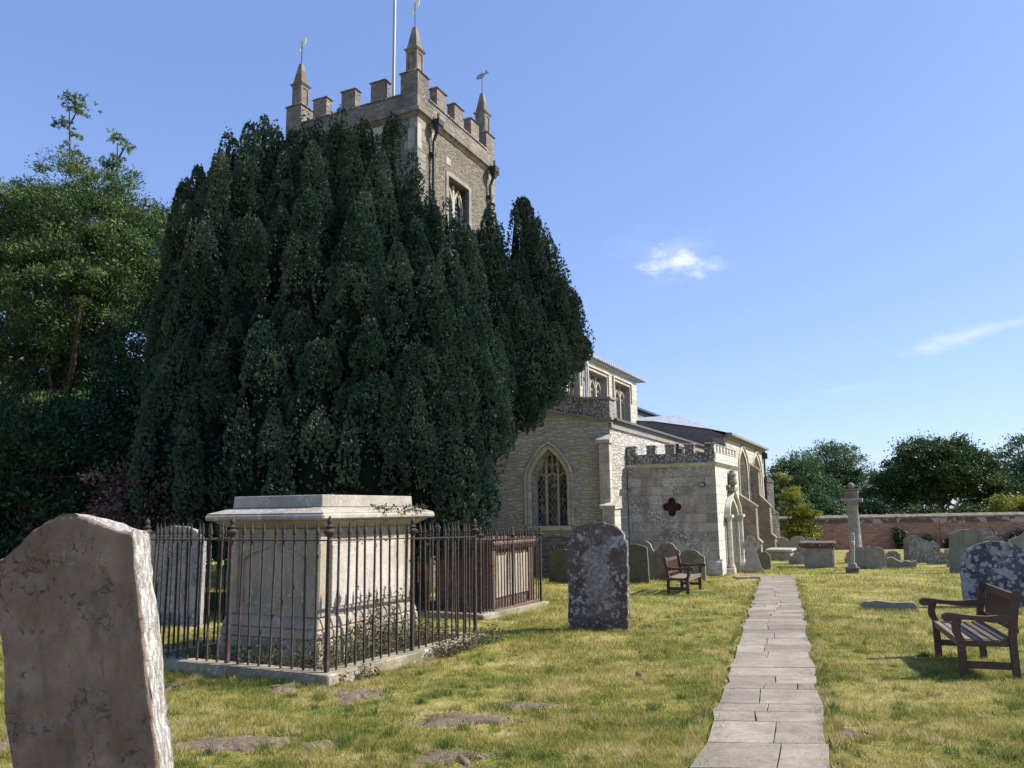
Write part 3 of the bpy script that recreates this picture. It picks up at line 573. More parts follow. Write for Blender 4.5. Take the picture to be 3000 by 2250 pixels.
# --- tower
TX0, TX1, TY0, TY1 = -7.09, -1.62, 7.47, 12.97; ZC, ZK, ZM = 14.48, 15.22, 15.95
b = MB(); win = rect(-5.14, -3.70, 10.9, 13.08)
b.wall(rect(TX0, TX1, -1.2, ZC), [win], 'y', TY0, 0.5)
b.wall(rect(TY0, TY1, -1.2, ZC), [], 'x', TX0); b.wall(rect(TY0, TY1, -1.2, ZC), [], 'x', TX1); b.wall(rect(TX0, TX1, -1.2, ZC), [], 'y', TY1)
tower = b.build('tower', M['tower'], church)
b = MB()   # string course below the parapet, two mouldings
b.box(TX0 - .16, TX1 + .16, TY0 - .16, TY1 + .16, ZC, ZC + .16); b.frust((TX0 + TX1) / 2, (TY0 + TY1) / 2, ZC - .14, ZC - .002, (TX1 - TX0) / 2 + .02, (TY1 - TY0) / 2 + .02, (TX1 - TX0) / 2 + .13, (TY1 - TY0) / 2 + .13)
b.build('string_course', G['brown'], tower, bevel=.02)
b = MB(); pz = ZC + .16; th = .3
for (x0, x1, y0, y1) in ((TX0, TX1, TY0, TY0 + th), (TX0, TX1, TY1 - th, TY1), (TX0, TX0 + th, TY0 + th, TY1 - th), (TX1 - th, TX1, TY0 + th, TY1 - th)): b.box(x0, x1, y0, y1, pz, ZK)
cop = MB()
def merlon(x0, x1, y0, y1, z0, z1, bb, cc):
    bb.box(x0, x1, y0, y1, z0, z1); cc.frust((x0 + x1) / 2, (y0 + y1) / 2, z1 + .002, z1 + .06, (x1 - x0) / 2 + .05, (y1 - y0) / 2 + .05, (x1 - x0) / 2, (y1 - y0) / 2)
for k in range(3):
    m = TY0 + .66 + .62 + k * 1.22
    for xx in (TX0, TX1 - th): merlon(xx + .002, xx + th - .002, m, m + .58, ZK, ZM, b, cop)
    m = TX0 + .66 + .55 + k * 1.2
    for yy in (TY0, TY1 - th): merlon(m, m + .62, yy + .002, yy + th - .002, ZK, ZM, b, cop)
for xx in (TX0, TX1 - .66):
    for yy in (TY0, TY1 - .66): merlon(xx - .003, xx + .663, yy - .003, yy + .663, pz + .003, ZM + .02, b, cop)
for (x0, x1, y0, y1) in ((TX0 + .66, TX1 - .66, TY0 - .04, TY0 + th + .04), (TX0 + .66, TX1 - .66, TY1 - th - .04, TY1 + .04), (TX0 - .04, TX0 + th + .04, TY0 + .66, TY1 - .66), (TX1 - th - .04, TX1 + .04, TY0 + .66, TY1 - .66)): cop.box(x0, x1, y0, y1, ZK + .002, ZK + .045)
b.build('battlement', M['parapet'], tower); cop.build('coping', M['lich'], tower)
b = MB(); b.box(TX0 + .3, TX1 - .3, TY0 + .3, TY1 - .3, pz - .1, pz + .05); b.build('tower_roof', M['lead'], tower)
def fish(bb, L=0.5, th=.012, c=(0, 0, 0), ang=0.0, tilt=0.0):
    o = [(-.5, .0), (-.42, .09), (-.3, .15), (-.12, .17), (.02, .13), (.2, .07), (.3, .05), (.42, .16), (.5, .17), (.45, .03), (.5, -.12), (.42, -.12), (.3, -.04), (.18, -.08), (.05, -.14), (-.12, -.17), (-.3, -.15), (-.43, -.08)]
    mt = Matrix.Translation(c) @ Matrix.Rotation(ang, 4, 'Z') @ Matrix.Rotation(tilt, 4, 'Y'); t = MB(); t.prism([(p[0] * L, p[1] * L) for p in o], 'y', -th, th)
    bb.add([mt @ Vector(p) for p in t.v], t.f)
for (px, py, vm, ang, tl, ht) in ((TX0 + .33, TY0 + .33, 'vane_lit', R(100), R(62), .95), (TX0 + .33, TY1 - .33, 'vane_lit', R(100), R(60), .95), (TX1 - .33, TY0 + .33, 'vane_shaded', R(-60), R(-35), .95), (TX1 - .33, TY1 - .33, 'vane_lit', R(60), R(40), .95)):
    b = MB(); z = ZM + .08; b.box(px - .19, px + .19, py - .19, py + .19, z, z + .78)
    for s in (-1, 1):    # sunk panels shown as raised frames
        for a0, a1, c0, c1 in ((-.2, -.13, 0, .78), (.13, .2, 0, .78), (-.13, .13, .7, .78), (-.13, .13, 0, .08)):
            b.box(px + a0, px + a1, py + s * .205 - .015, py + s * .205 + .015, z + c0 + .002, z + c1); b.box(px + s * .205 - .015, px + s * .205 + .015, py + a0, py + a1, z + c0 + .002, z + c1)
    b.frust(px, py, z + .78, z + .86, .22, .22, .28, .28); b.frust(px, py, z + .862, z + .9, .28, .28, .22, .22); b.frust(px, py, z + .9, z + 1.72, .2, .2, .065, .065)
    pin = b.build('pinnacle', G['brown'], church, bevel=.008)
    b = MB(); b.tube([(px, py, z + 1.7), (px, py, z + 1.7 + ht)], .018, 6); b.build('vane_rod', M['iron'], pin)
    b = MB(); fish(b, .56, .012, (px, py, z + 1.7 + ht * .84), ang, tl); b.build('fish_vane', M[vm], pin)
b = MB(); b.tube([(-4.25, 10.38, pz), (-4.2, 10.36, 26)], [.065, .05], 10); b.build('flagpole', M['white'], church)
# dressed corner stones of the tower
b = MB(); q = random.Random(5); z = 1.0
while z < ZC - .3:
    h = q.choice([.3, .36, .42]); l = q.choice([.3, .5]); k = .8 - l
    b.box(TX0 - .012, TX0 + l, TY0 - .012, TY0 + k, z, z + h - .015); b.box(TX1 - l, TX1 + .012, TY0 - .012, TY0 + .2, z, z + h - .015); b.box(TX0 - .012, TX0 + .2, TY1 - k, TY1 + .012, z, z + h - .015); z += h
b.pieces('quoin', G['grey'], tower, bevel=.008)
b = MB()
for x0, x1, z0, z1 in ((TX0 - .02, TX0 + .22, 13.3, 14.15), (TX0 + .86, TX0 + 1.1, 13.75, 14.2), (TX0 + 1.8, TX0 + 2.1, 13.45, 13.72)): b.box(x0, x1, TY0 - .02, TY0 + .1, z0, z1)
b.box(TX0 - .02, TX0 + .1, TY0 - .02 + .003, TY0 + .35, 13.3 + .003, 14.0); b.box(TX0 - .02, TX0 + .1, TY0 + .9, TY0 + 2.0, 14.0, 14.32)
b.pieces('repair_stone', G['pale'], tower, bevel=.006)
# tower louvre window
b = MB(); fr = .0
b.box(-5.3, -5.14, TY0 - .03, TY0 + .3, 10.8, 13.2); b.box(-3.70, -3.54, TY0 - .03, TY0 + .3, 10.8, 13.2); b.box(-5.137, -3.703, TY0 - .03, TY0 + .3, 13.083, 13.24)
wt = b.build('window', G['grey'], church)
b = MB(); b.box(-4.48, -4.36, TY0 + .2, TY0 + .32, 10.9, 13.0)
for x0, x1 in ((-5.1, -4.46), (-4.38, -3.74)):
    a = arch(x0 + .05, x1 - .05, 10.95, 12.35, 12.9); ring(b, a, grow(a, .07), 'y', TY0 + .21, .1)
    for s in (-1, 1): xm = (x0 + x1) / 2; b.tube([(xm + s * .23, TY0 + .26, 12.4), (xm + s * .1, TY0 + .26, 12.5), (xm + s * .12, TY0 + .26, 12.68), (xm, TY0 + .26, 12.8)], .025, 5)
b.build('tracery', M['trac'], wt)
b = MB()
for k in range(14): b.box(-5.14, -3.70, TY0 + .34, TY0 + .4, 10.9 + k * .16, 10.9 + k * .16 + .1)
b.box(-5.2, -3.6, TY0 + .405, TY0 + .45, 10.8, 13.2); b.build('louvre', M['slate'], wt)
# downpipes on the tower
for px in (-6.28, -2.2):
    b = MB(); b.box(px - .16, px + .16, TY0 - .42, TY0 - .17, 14.30, 14.5); b.frust(px, TY0 - .27, 14.05, 14.3, .06, .06, .15, .12); b.tube([(px, TY0 - .24, 14.1), (px, TY0 - .12, 13.8), (px, TY0 - .1, 5.0)], .055, 8)
    b.tube([(px, TY0 - .3, 14.5), (px, TY0 - .3, 14.75)], .05, 6)
    for z in (13.3, 11.6, 9.8): b.box(px - .1, px + .1, TY0 - .17, TY0 - .005, z, z + .1)
    b.build('downpipe', M['iron'], church)

# --- aisle
AX, AY = -1.7, 3.13
wo = arch(4.75, 6.09, 1.17, 2.85, 3.84, ex=.62); b = MB()
b.wall([(AY, -1.3), (10.5, -1.3), (10.5, 6.1), (5.97, 5.24), (5.21, 5.12), (3.5, 4.74), (AY, 4.72)], [wo], 'x', AX, 0.42)
b.wall(rect(AX, 13.4, -1.5, 4.70), [], 'y', AY)
aisle = b.build('aisle_wall', M['aisle'], church)
b = MB(); b.box(AX - .1, AX + .3, AY + .65, 7.2, -1.3, .1); b.prism([(0, 0), (.1, 0), (.0, .12)], 'x', 0, .01)
b.box(AX - .07, AX + .1, AY + .62, 7.2, .12, .8); b.build('plinth', M['plinth'], church, bevel=.02)
b = MB()  # parapet over the west gable with sloping foot
b.prism([(AY - .02, 4.78), (3.5, 4.80), (5.21, 5.18), (5.97, 5.30), (10.5, 6.2), (10.5, 7.0), (5.2, 5.85), (4.0, 5.48), (AY - .02, 5.44)], 'x', AX - .03, AX + .5); b.build('aisle_parapet', M['lich'], church, bevel=.015)
b = MB(); b.prism([(AY - .1, 4.72), (3.5, 4.73), (5.21, 5.11), (5.97, 5.23), (10.5, 6.13), (10.5, 6.2), (5.97, 5.31), (5.21, 5.19), (3.5, 4.81), (AY - .1, 4.80)], 'x', AX - .12, AX + .2)
b.prism([(AY - .08, 5.44), (4.02, 5.48), (5.2, 5.85), (10.5, 7.0), (10.5, 7.08), (5.2, 5.93), (4.0, 5.56), (AY - .08, 5.51)], 'x', AX - .09, AX + .56); b.build('coping', G['grey'], church, bevel=.01)
b = MB(); b.box(AX + .2, 13.4, AY - .14, AY + .02, 4.66, 4.70); b.box(AX + .2, 13.4, AY - .2, AY - .06, 4.72, 4.80); b.prism([(AY - .1, 4.80), (6.75, 6.15), (6.75, 6.05), (AY - .1, 4.70)], 'x', AX + .5, 13.4); b.build('aisle_roof', M['slate2'], church)
b = MB(); b.box(AX - .003, 13.4, AY - .07, AY + .05, 4.45, 4.655); b.build('eaves_course', G['grey'], church)
# stepped buttress at the corner
b = MB(); y0, y1 = AY - .04, AY + .34
b.box(AX - .25, AX, y0, y1, 1.75, 3.95); b.prism([(AX - .33, 3.93), (AX, 3.93), (AX, 4.25), (AX - .33, 4.03)], 'y', y0 - .05, y1 + .05)
y0, y1 = AY - .22, AY + .22
b.box(AX - .42, AX + .2, y0, y1, -1.2, 1.75); b.prism([(AX - .49, 1.73), (AX + .2, 1.753), (AX + .2, 2.15), (AX - .49, 1.83)], 'y', y0 - .05, y1 + .05)
b.box(AX - .6, AX + .25, y0 - .1, y1 + .06, -1.2, .1); b.build('buttress', M['ashlar'], church, bevel=.02)
def arched_window(parent, ow, axis, a, depth, nl, name='window', sgn=1, zs=None, surround=.2, glassmat='glass', mull=.09, label=None):
    """surround mesh (window) > tracery, glass; a = wall face, depth = how deep the glass sits"""
    x0, x1, z0, za = ow[0][0], ow[1][0], ow[0][1], max(p[1] for p in ow)
    b = MB(); ring(b, ow, grow(ow, surround), axis, a - sgn * .025, sgn * .12)
    d = grow(ow, surround + .02); ring(b, d, grow(ow, surround + .1), axis, a - sgn * .09, sgn * .14) if surround > .15 else None
    P = (lambda u, q, z: (q, u, z)) if axis == 'x' else (lambda u, q, z: (u, q, z))
    if axis == 'x': b.box(a - .12, a + .12, x0 - .16, x1 + .16, z0 - .16, z0 - .003)
    else: b.box(x0 - .16, x1 + .16, min(a - sgn * .12, a + sgn * .12), max(a - sgn * .12, a + sgn * .12), z0 - .16, z0 - .003)
    w = b.build(name, M['ashlar'], parent, bevel=.012)
    if label: w['label'] = label
    t = MB(); g = a + sgn * depth; lw = (x1 - x0) / nl; zs_ = zs if zs else z0 + (za - z0) * .68
    def bar(u0, u1, zz0, zz1, dd=.1):
        q0, q1 = sorted((g - sgn * dd, g)); 
        if axis == 'x': t.box(q0, q1, u0, u1, zz0, zz1)
        else: t.box(u0, u1, q0, q1, zz0, zz1)
    def topz(u):   # intrados height at u
        best = z0
        for i in range(1, len(ow)):
            p, q = ow[i], ow[(i + 1) % len(ow)]
            if min(p[0], q[0]) - 1e-6 <= u <= max(p[0], q[0]) + 1e-6 and abs(q[0] - p[0]) > 1e-6: best = max(best, p[1] + (q[1] - p[1]) * (u - p[0]) / (q[0] - p[0]))
        return best
    for k in range(1, nl): u = x0 + lw * k; bar(u - mull / 2, u + mull / 2, z0, topz(u) - .02)
    ring(t, grow(ow, -.07), ow, axis, g - sgn * .1, sgn * .1)
    for k in range(nl):
        c = x0 + lw * (k + .5); a_ = arch(c - lw / 2 + mull / 2, c + lw / 2 - mull / 2, z0, zs_ - lw * .35, zs_ + .02); ring(t, a_, grow(a_, .045), axis, g - sgn * .09, sgn * .08)
        for s in (-1, 1): t.tube([P(c + s * lw * .36, g - sgn * .05, zs_ - lw * .5), P(c + s * lw * .16, g - sgn * .05, zs_ - lw * .34), P(c + s * lw * .2, g - sgn * .05, zs_ - lw * .15), P(c, g - sgn * .05, zs_ - .03)], .02, 5)
        if topz(c) > zs_ + .25:
            bar(c - .03, c + .03, zs_ + .04, topz(c) - .02, .08)
            for s in (-1, 1):
                e_ = c + s * lw * .25; a_ = arch(e_ - lw * .21, e_ + lw * .21, zs_, min(zs_ + .12, topz(e_) - .1), min(zs_ + .34, topz(e_) - .03)); ring(t, a_, grow(a_, .03), axis, g - sgn * .08, sgn * .07)
        elif topz(c + (0.1 if c < (x0 + x1) / 2 else -.1)) > zs_: t.tube([P(c, g - sgn * .05, zs_ + .02), P(c + (lw * .5 if c < (x0 + x1) / 2 else -lw * .5), g - sgn * .05, zs_ + lw * .45)], .025, 5)
    t.build('tracery', M['trac'], w)
    gl = MB(); gl.wall(grow(ow, .03), [], axis, g + sgn * .01); gl.build('glass', M[glassmat], w)
    f = MB(); zz = z0 + (zs_ - z0) * .45
    for k in range(nl):
        u0, u1 = x0 + lw * k + mull / 2, x0 + lw * (k + 1) - mull / 2; q0, q1 = sorted((g - sgn * .02, g + sgn * .005))
        for za_, zb_ in ((zz, zz + .025),) + (((zz + .55 * (zs_ - zz - .2), zz + .55 * (zs_ - zz - .2) + .025),) if k == 1 else ()):
            (f.box(q0, q1, u0, u1, za_, zb_) if axis == 'x' else f.box(u0, u1, q0, q1, za_, zb_))
    f.build('saddle_bar', M['iron'], w)
    return w
arched_window(church, wo, 'x', AX, .40, 3, zs=2.98, surround=.16, label='three-light pointed window with diamond leaded panes in the aisle gable')

# --- clerestory
KY, KX0, KX1, KZ = 6.7, -1.6, 13.5, 8.45
kw = [(2.35, 4.9), (6.02, 8.55), (9.68, 12.2)]; b = MB()
b.wall(rect(KX0, KX1, 4.8, KZ), [rect(a, c, 5.9, 7.98) for a, c in kw], 'y', KY); b.wall(rect(KY, 13.7, 4.8, KZ + .1), [], 'x', KX1); b.wall(rect(KY, 13.7, 4.8, KZ + .1), [], 'x', KX0)
for a, c in kw:     # splayed reveals
    D = .36; i0, i1 = a + .06, c - .06; o = rect(a, c, 5.9, 7.98); n_ = rect(i0, i1, 5.98, 7.92)
    b.add([(p[0], KY, p[1]) for p in o] + [(p[0], KY + D, p[1]) for p in n_], [(k, (k + 1) % 4, (k + 1) % 4 + 4, k + 4) for k in range(4)]); b.mi[-4:] = [1] * 4
cl = b.build('clerestory_wall', [M['chancel'], M['reveal']], church)
for a, c in kw:
    i0, i1 = a + .06, c - .06; D = .36
    b = MB()
    for (u0, u1, z0, z1) in ((a - .22, a - .12, 7.1, 8.22), (c + .12, c + .22, 7.1, 8.22), (a - .12, c + .12, 8.12, 8.22)): b.box(u0, u1, KY - .1, KY + .02, z0, z1)
    for (u0, u1, z0, z1) in ((a - .1, a, 5.9, 8.08), (c, c + .1, 5.9, 8.08), (a, c, 7.98, 8.08)): b.box(u0, u1, KY - .04, KY + .02, z0 + .003, z1)
    w = b.build('window', M['ashlar'], church, bevel=.012)
    t = MB(); u = [i0 + (i1 - i0) * k / 3 for k in range(4)]
    for m in u[1:3]: t.box(m - .05, m + .05, KY + D - .14, KY + D - .02, 5.98, 7.9)
    for u0, u1 in zip(u, u[1:]):
        a_ = arch(u0 + .06, u1 - .06, 6.0, 7.2, 7.7); ring(t, a_, grow(a_, .06), 'y', KY + D - .12, .1); c_ = (u0 + u1) / 2
        t.tube([(c_ - .2, KY + D - .07, 7.15), (c_ - .08, KY + D - .07, 7.3), (c_, KY + D - .07, 7.22), (c_ + .08, KY + D - .07, 7.3), (c_ + .2, KY + D - .07, 7.15)], .022, 5)
    t.build('tracery', M['trac'], w); g = MB(); g.sheet(rect(i0 - .03, i1 + .03, 5.95, 7.95), 'y', KY + D - .01); g.build('glass', M['glass'], w)
b = MB(); b.box(KX0, KX1 + .12, KY - .1, KY + .3, KZ, KZ + .1); x = KX0
while x < KX1 + .8:
    b.box(x, x + .27, KY - .28, KY + .6, KZ + .103, KZ + .24); x += .33
b.box(KX0, KX1 + .95, KY - .2, KY + .7, KZ + .107, KZ + .19); b.prism([(KY - .15, KZ + .2), (10.2, KZ + .75), (13.8, KZ + .2)], 'x', KX0, KX1 + .5); b.build('nave_roof', M['lead'], church)
b = MB()
for px in (5.45,):
    b.tube([(px, KY - .1, 8.3), (px, KY - .1, 5.6)], .06, 8); b.box(px - .12, px + .12, KY - .22, KY - .02, 8.1, 8.32)
b.build('downpipe', M['lead'], church)

# --- chancel
CX, CX1, CY, CZ = 13.4, 25.6, 2.1, 5.32
cw = [arch(16.6, 19.2, .62, 3.6, 4.84, ex=.40), arch(21.2, 23.9, .62, 3.6, 4.82, ex=.40)]
b = MB(); b.wall(rect(CX, CX1, -2, CZ), cw, 'y', CY, .55); b.wall([(CY, -2), (8.5, -2), (8.5, 6.4), (CY, CZ)], [], 'x', CX1); chancel = b.build('chancel_wall', M['chancel'], church)
b = MB(); b.wall([(CY, 3.0), (9, 3.0), (9, 6.45), (7.01, 6.36), (5.8, 6.22), (2.88, 5.66), (CY, 5.32)], [], 'x', CX); b.box(CX - .35, CX, CY - .002, CY + .62, 2, 5.2); b.build('chancel_gable', M['chancelw'], church)
for i, ow in enumerate(cw): arched_window(church, ow, 'y', CY, .5, 3, zs=3.6, surround=.22, label=('nearer' if i == 0 else 'farther') + ' tall pointed chancel window with moulded arch')
b = MB(); A_ = (15.6, 5.06, 6.78); E_ = (23.5, 5.06, 6.78); o = .28
c0, c1, c2, c3 = (CX - .1, CY - o, CZ + .12), (CX - .1, 8.2, 6.5), (CX1 + o, 8.2, 5.6), (CX1 + o, CY - o, CZ + .12)
b.add([c0, c1, A_], [(0, 1, 2)]); b.add([(CX - .1, CY - o, CZ + .04), (CX - .1, 2.88, 5.69), (CX - .1, 5.8, 6.25), c1, A_, c0], [(0, 1, 2, 3, 4, 5)]) if False else None
wr = MB(); wr.add([(CX - .12, CY - o, CZ + .1), (CX - .12, 2.88, 5.70), (CX - .12, 5.8, 6.27), (CX - .12, 8.2, 6.5), A_, ], [(0, 1, 4), (1, 2, 4), (2, 3, 4)]); wr.build('west_roof_slope', M['lead'], church)
b = MB(); b.add([(CX - .12, CY - o, CZ + .1), A_, E_, c3, c2, (CX - .12, 8.2, 6.5)], [(0, 3, 2, 1), (3, 4, 2), (4, 5, 1, 2)]); b.build('chancel_roof', M['slate'], church)
b = MB(); b.box(CX - .1, CX1 + .3, CY - .34, CY + .0, CZ + .0, CZ + .09); b.box(CX - .05, CX1 + .1, CY - .12, CY + .02, CZ - .16, CZ - .003); x = CX - .1
while x < CX1 + .2: b.box(x, x + .3, CY - .30, CY - .05, CZ + .093, CZ + .14); x += .4
b.build('eaves', G['grey'], church)
b = MB(); b.prism([(CX - .0, 6.0), (26.5, 6.0), (26.5, 7.50), (CX, 7.56)], 'y', 8.2, 13); b.build('sanctuary_wall', M['chancelw'], church)
b = MB(); b.box(CX, 26.9, 7.95, 13.2, 7.565, 7.68); b.box(CX + .4, CX + .9, 8.1, 8.6, 7.683, 7.95); b.build('sanctuary_roof', M['slate'], church)
def buttress(x0, x1, stages, y=CY, mat='butt'):    # stages: (projection, z0, z1, slope height)
    b = MB()
    for i, (pj, z0, z1, sh) in enumerate(stages):
        e = .004 * i; inner = stages[i + 1][0] if i + 1 < len(stages) else 0
        b.box(x0 - e, x1 + e, y - pj, y, z0, z1); b.prism([(y - pj - .05, z1 - .02), (y - inner, z1 + .002), (y - inner, z1 + sh), (y - pj - .05, z1 + .06)], 'x', x0 - .04, x1 + .04)
    return b.build('buttress', M[mat], church, bevel=.02)
buttress(19.62, 20.3, [(1.2, -2, .0, .25), (1.02, -.0, 1.75, .65), (.52, 1.75, 3.75, .5)])
buttress(15.25, 15.85, [(1.1, -2, -.1, .25), (.95, -.1, 1.75, .75)])
b = MB(); mt = Matrix.Translation((CX1 - .1, CY + .1, 0)) @ Matrix.Rotation(R(-45), 4, 'Z')
for x1, z0, z1, sh, w_ in ((.95, -2, -.2, .2, .42), (.75, -.2, 1.3, .4, .36), (.5, 1.3, 3.3, .4, .35)):
    b.box(0, x1, -w_, w_, z0, z1, mt); t = MB(); t.prism([(x1 + .04, z1), (x1 + .04, z1 + .05), (x1 - .45, z1 + sh), (x1 - .45, z1)], 'y', -w_ - .03, w_ + .03); b.add([mt @ Vector(p) for p in t.v], t.f)
b.build('buttress', M['plinth'], church, bevel=.02)['label'] = 'lichened diagonal corner buttress at the far end'
b = MB(); b.tube([(CX1 - .45, CY - .1, 5.0), (CX1 - .45, CY - .1, -1.4)], .06, 8); b.box(CX1 - .62, CX1 - .28, CY - .3, CY - .0, 4.75, 5.12); b.build('downpipe', M['iron'], church)
b = MB(); px = 6.9; b.box(px - .2, px + .2, AY - .38, AY - .1, 4.02, 4.26); b.frust(px, AY - .22, 3.85, 4.02, .08, .08, .18, .13); b.tube([(px, AY - .15, 4.26), (px, AY - .15, 4.5)], .08, 8); b.tube([(px, AY - .18, 3.9), (px, AY - .1, 3.4), (px, AY - .1, 0)], .055, 8); b.build('rainwater_head', M['iron'], church)

# --- porch
PX, PY, PZ = 4.2, 3.1, 3.13
def foil(cx, cz, r, k=12):
    pts = []
    for q in range(4):
        a0 = q * math.pi / 2; lx, lz = cx + r * .58 * math.cos(a0), cz + r * .58 * math.sin(a0)
        for j in range(k + 1):
            a = a0 - R(100) + R(200) * j / k; pts.append((lx + r * .42 * math.cos(a), lz + r * .40 * math.sin(a)))
    return pts
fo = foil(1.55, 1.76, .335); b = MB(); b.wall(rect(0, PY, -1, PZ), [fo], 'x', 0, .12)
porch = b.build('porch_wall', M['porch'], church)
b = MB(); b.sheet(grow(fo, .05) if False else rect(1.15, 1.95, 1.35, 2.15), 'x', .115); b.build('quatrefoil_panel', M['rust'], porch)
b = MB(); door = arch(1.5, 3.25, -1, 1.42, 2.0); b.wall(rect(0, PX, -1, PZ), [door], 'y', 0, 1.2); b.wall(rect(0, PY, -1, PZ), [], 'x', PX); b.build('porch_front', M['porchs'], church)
b = MB(); b.sheet(rect(1.3, 3.5, -1, 2.2), 'y', 1.19); b.build('porch_interior', M['brown'], church)
b = MB(); b.box(1.55, 3.2, 1.1, 1.18, -.5, 1.5); 
for k in range(6): b.box(1.6 + k * .27, 1.82 + k * .27, 1.06, 1.1, -.5, 1.45)
b.build('inner_door', M['brown'], church)
b = MB(); dg = grow(door, .12); ring(b, door, dg, 'y', -.1, .14)
og = arch(1.28, 3.47, 1.42, 1.5, 2.42, 12, .5); og2 = grow(og, .09); ring(b, og, og2, 'y', -.2, .2)
for x0 in (1.12, 3.32):
    b.box(x0 - .08, x0 + .34, -.28, -.0, 1.36, 1.46); b.lathe([(.13, -.75), (.13, -.3), (.085, -.2), (.085, 1.25), (.12, 1.36)], 10, (x0 + .13, -.14, 0)); b.box(x0 - .04, x0 + .3, -.26, -.002, -1, -.35)
b.frust(2.375, -.14, 2.42, 2.62, .1, .1, .03, .03); b.build('doorway_surround', M['porchs'], church, bevel=.01)
b = MB(); n_ = random.Random(2)
b.box(1.75, 2.75, -.1, .0, 2.44, 2.52); b.box(1.95, 2.5, -.26, .0, 2.3, 2.44); b.lathe([(.14, 2.52), (.17, 2.62), (.12, 2.8), (.15, 2.9), (.1, 2.98), (.09, 3.05)], 10, (2.25, -.14, 0)); b.build('niche_statue', G['brown'], church)
b = MB(); b.box(-.09, .32, -.09, .42, -1, -.08); b.prism([(-.09, -.08), (.0, .02), (.0, -.08)], 'y', -.09, .42); b.box(-.055, .0, .42, PY, -1, -.1); b.build('porch_plinth', M['porchs'], church, bevel=.015)
b = MB(); b.frust(PX / 2, PY / 2, PZ, PZ + .12, PX / 2 + .02, PY / 2 + .02, PX / 2 + .13, PY / 2 + .13); b.build('porch_cornice', M['porchs'], church, bevel=.01)
b = MB(); zb, zk, zt = PZ + .122, 3.60, 3.88; t_ = .24
b.box(0, t_, 0, PY, zb, zk); 
for y0, y1 in ((0, .34), (.69, 1.02), (1.38, 1.70), (2.05, 2.38), (2.76, PY)): b.box(.003, t_ - .003, y0 + .003, y1, zk, zt); b.frust(t_ / 2, (y0 + y1) / 2, zt + .002, zt + .05, t_ / 2 + .04, (y1 - y0) / 2 + .04, t_ / 2, (y1 - y0) / 2)
b.build('porch_west_battlement', M['lich'], church, bevel=.012)
b = MB(); b.box(t_, PX, .002, t_, zb, zk); x = .42
b.box(.03, .30, -.003, t_, zk, zt - .003)
while x < PX - .3:
    b.box(x + .18, x + .46, .002, t_ - .003, zk, zt - .02); b.frust(x + .32, t_ / 2, zt - .018, zt + .02, .17, t_ / 2 + .03, .14, t_ / 2); x += .56
b.build('porch_front_battlement', M['porchs'], church, bevel=.012)
b = MB(); b.box(.2, PX - .1, .2, PY, 3.3, 3.36); b.build('porch_roof', M['lead'], church)
b = MB(); b.box(-.09, -.02, .36, .56, 2.42, 2.58); b.box(-.04, .02, .42, .5, 2.46, 2.54); fl = b.build('floodlight', M['iron'], church, bevel=.01)
b = MB(); b.add([(-.094, .38, 2.44), (-.094, .54, 2.44), (-.13, .54, 2.56), (-.13, .38, 2.56)], [(0, 1, 2, 3)]); b.build('lamp_glass', G['pale'], fl)
# ------------------------------------------------------------------ gravestones
def prof_arch(hs=.84, nib=.94): return [(1, 0), (1, hs), (nib, hs + .005)] + [(nib * math.cos(a), hs + .01 + (1 - hs - .01) * math.sin(a)) for a in [k * math.pi / 28 for k in range(1, 15)]]
def prof_camber(hs=.9): return [(1, 0)] + [(math.cos(a) if False else 1 - k / 10, hs + (1 - hs) * (1 - (1 - k / 10) ** 2) ** 1.0) for k, a in [(k, 0) for k in range(0, 11)]]
def prof_bell(s=.76): return [(1, 0), (1, s), (.97, s + .03), (.86, s + .045), (.74, s + .075), (.66, s + .115), (.66, s + .14)] + [(.60 * math.cos(a), s + .14 + (1 - s - .14) * math.sin(a)) for a in [k * math.pi / 20 for k in range(0, 11)]]
PROF = dict(arch=prof_arch(), arch_low=prof_arch(.78, .93), big=prof_arch(.66, .97), round=prof_arch(.62, 1.0), camber=prof_camber(), camber2=prof_camber(.82), gable=[(1, 0), (1, .94), (0, 1)], bell=prof_bell(), bell2=prof_bell(.68), peaked=[(1, 0), (1, .66), (.8, .8), (.45, .93), (.15, 1), (0, .98)],
  hump=[(1, 0), (1, .88), (.86, .90), (.70, .925), (.5, .962), (.3, .99), (.12, 1), (0, 1)],
  double=[(1, 0), (1, .82), (.86, .90), (.66, .95), (.42, .95), (.22, .87), (.12, .86), (.12, .98), (.05, 1), (0, 1)],
  scroll=[(1, 0), (1, .55), (1.0, .72), (.92, .84), (.8, .82), (.76, .68), (.66, .66), (.5, .74), (.42, .9), (.2, 1), (0, 1)])
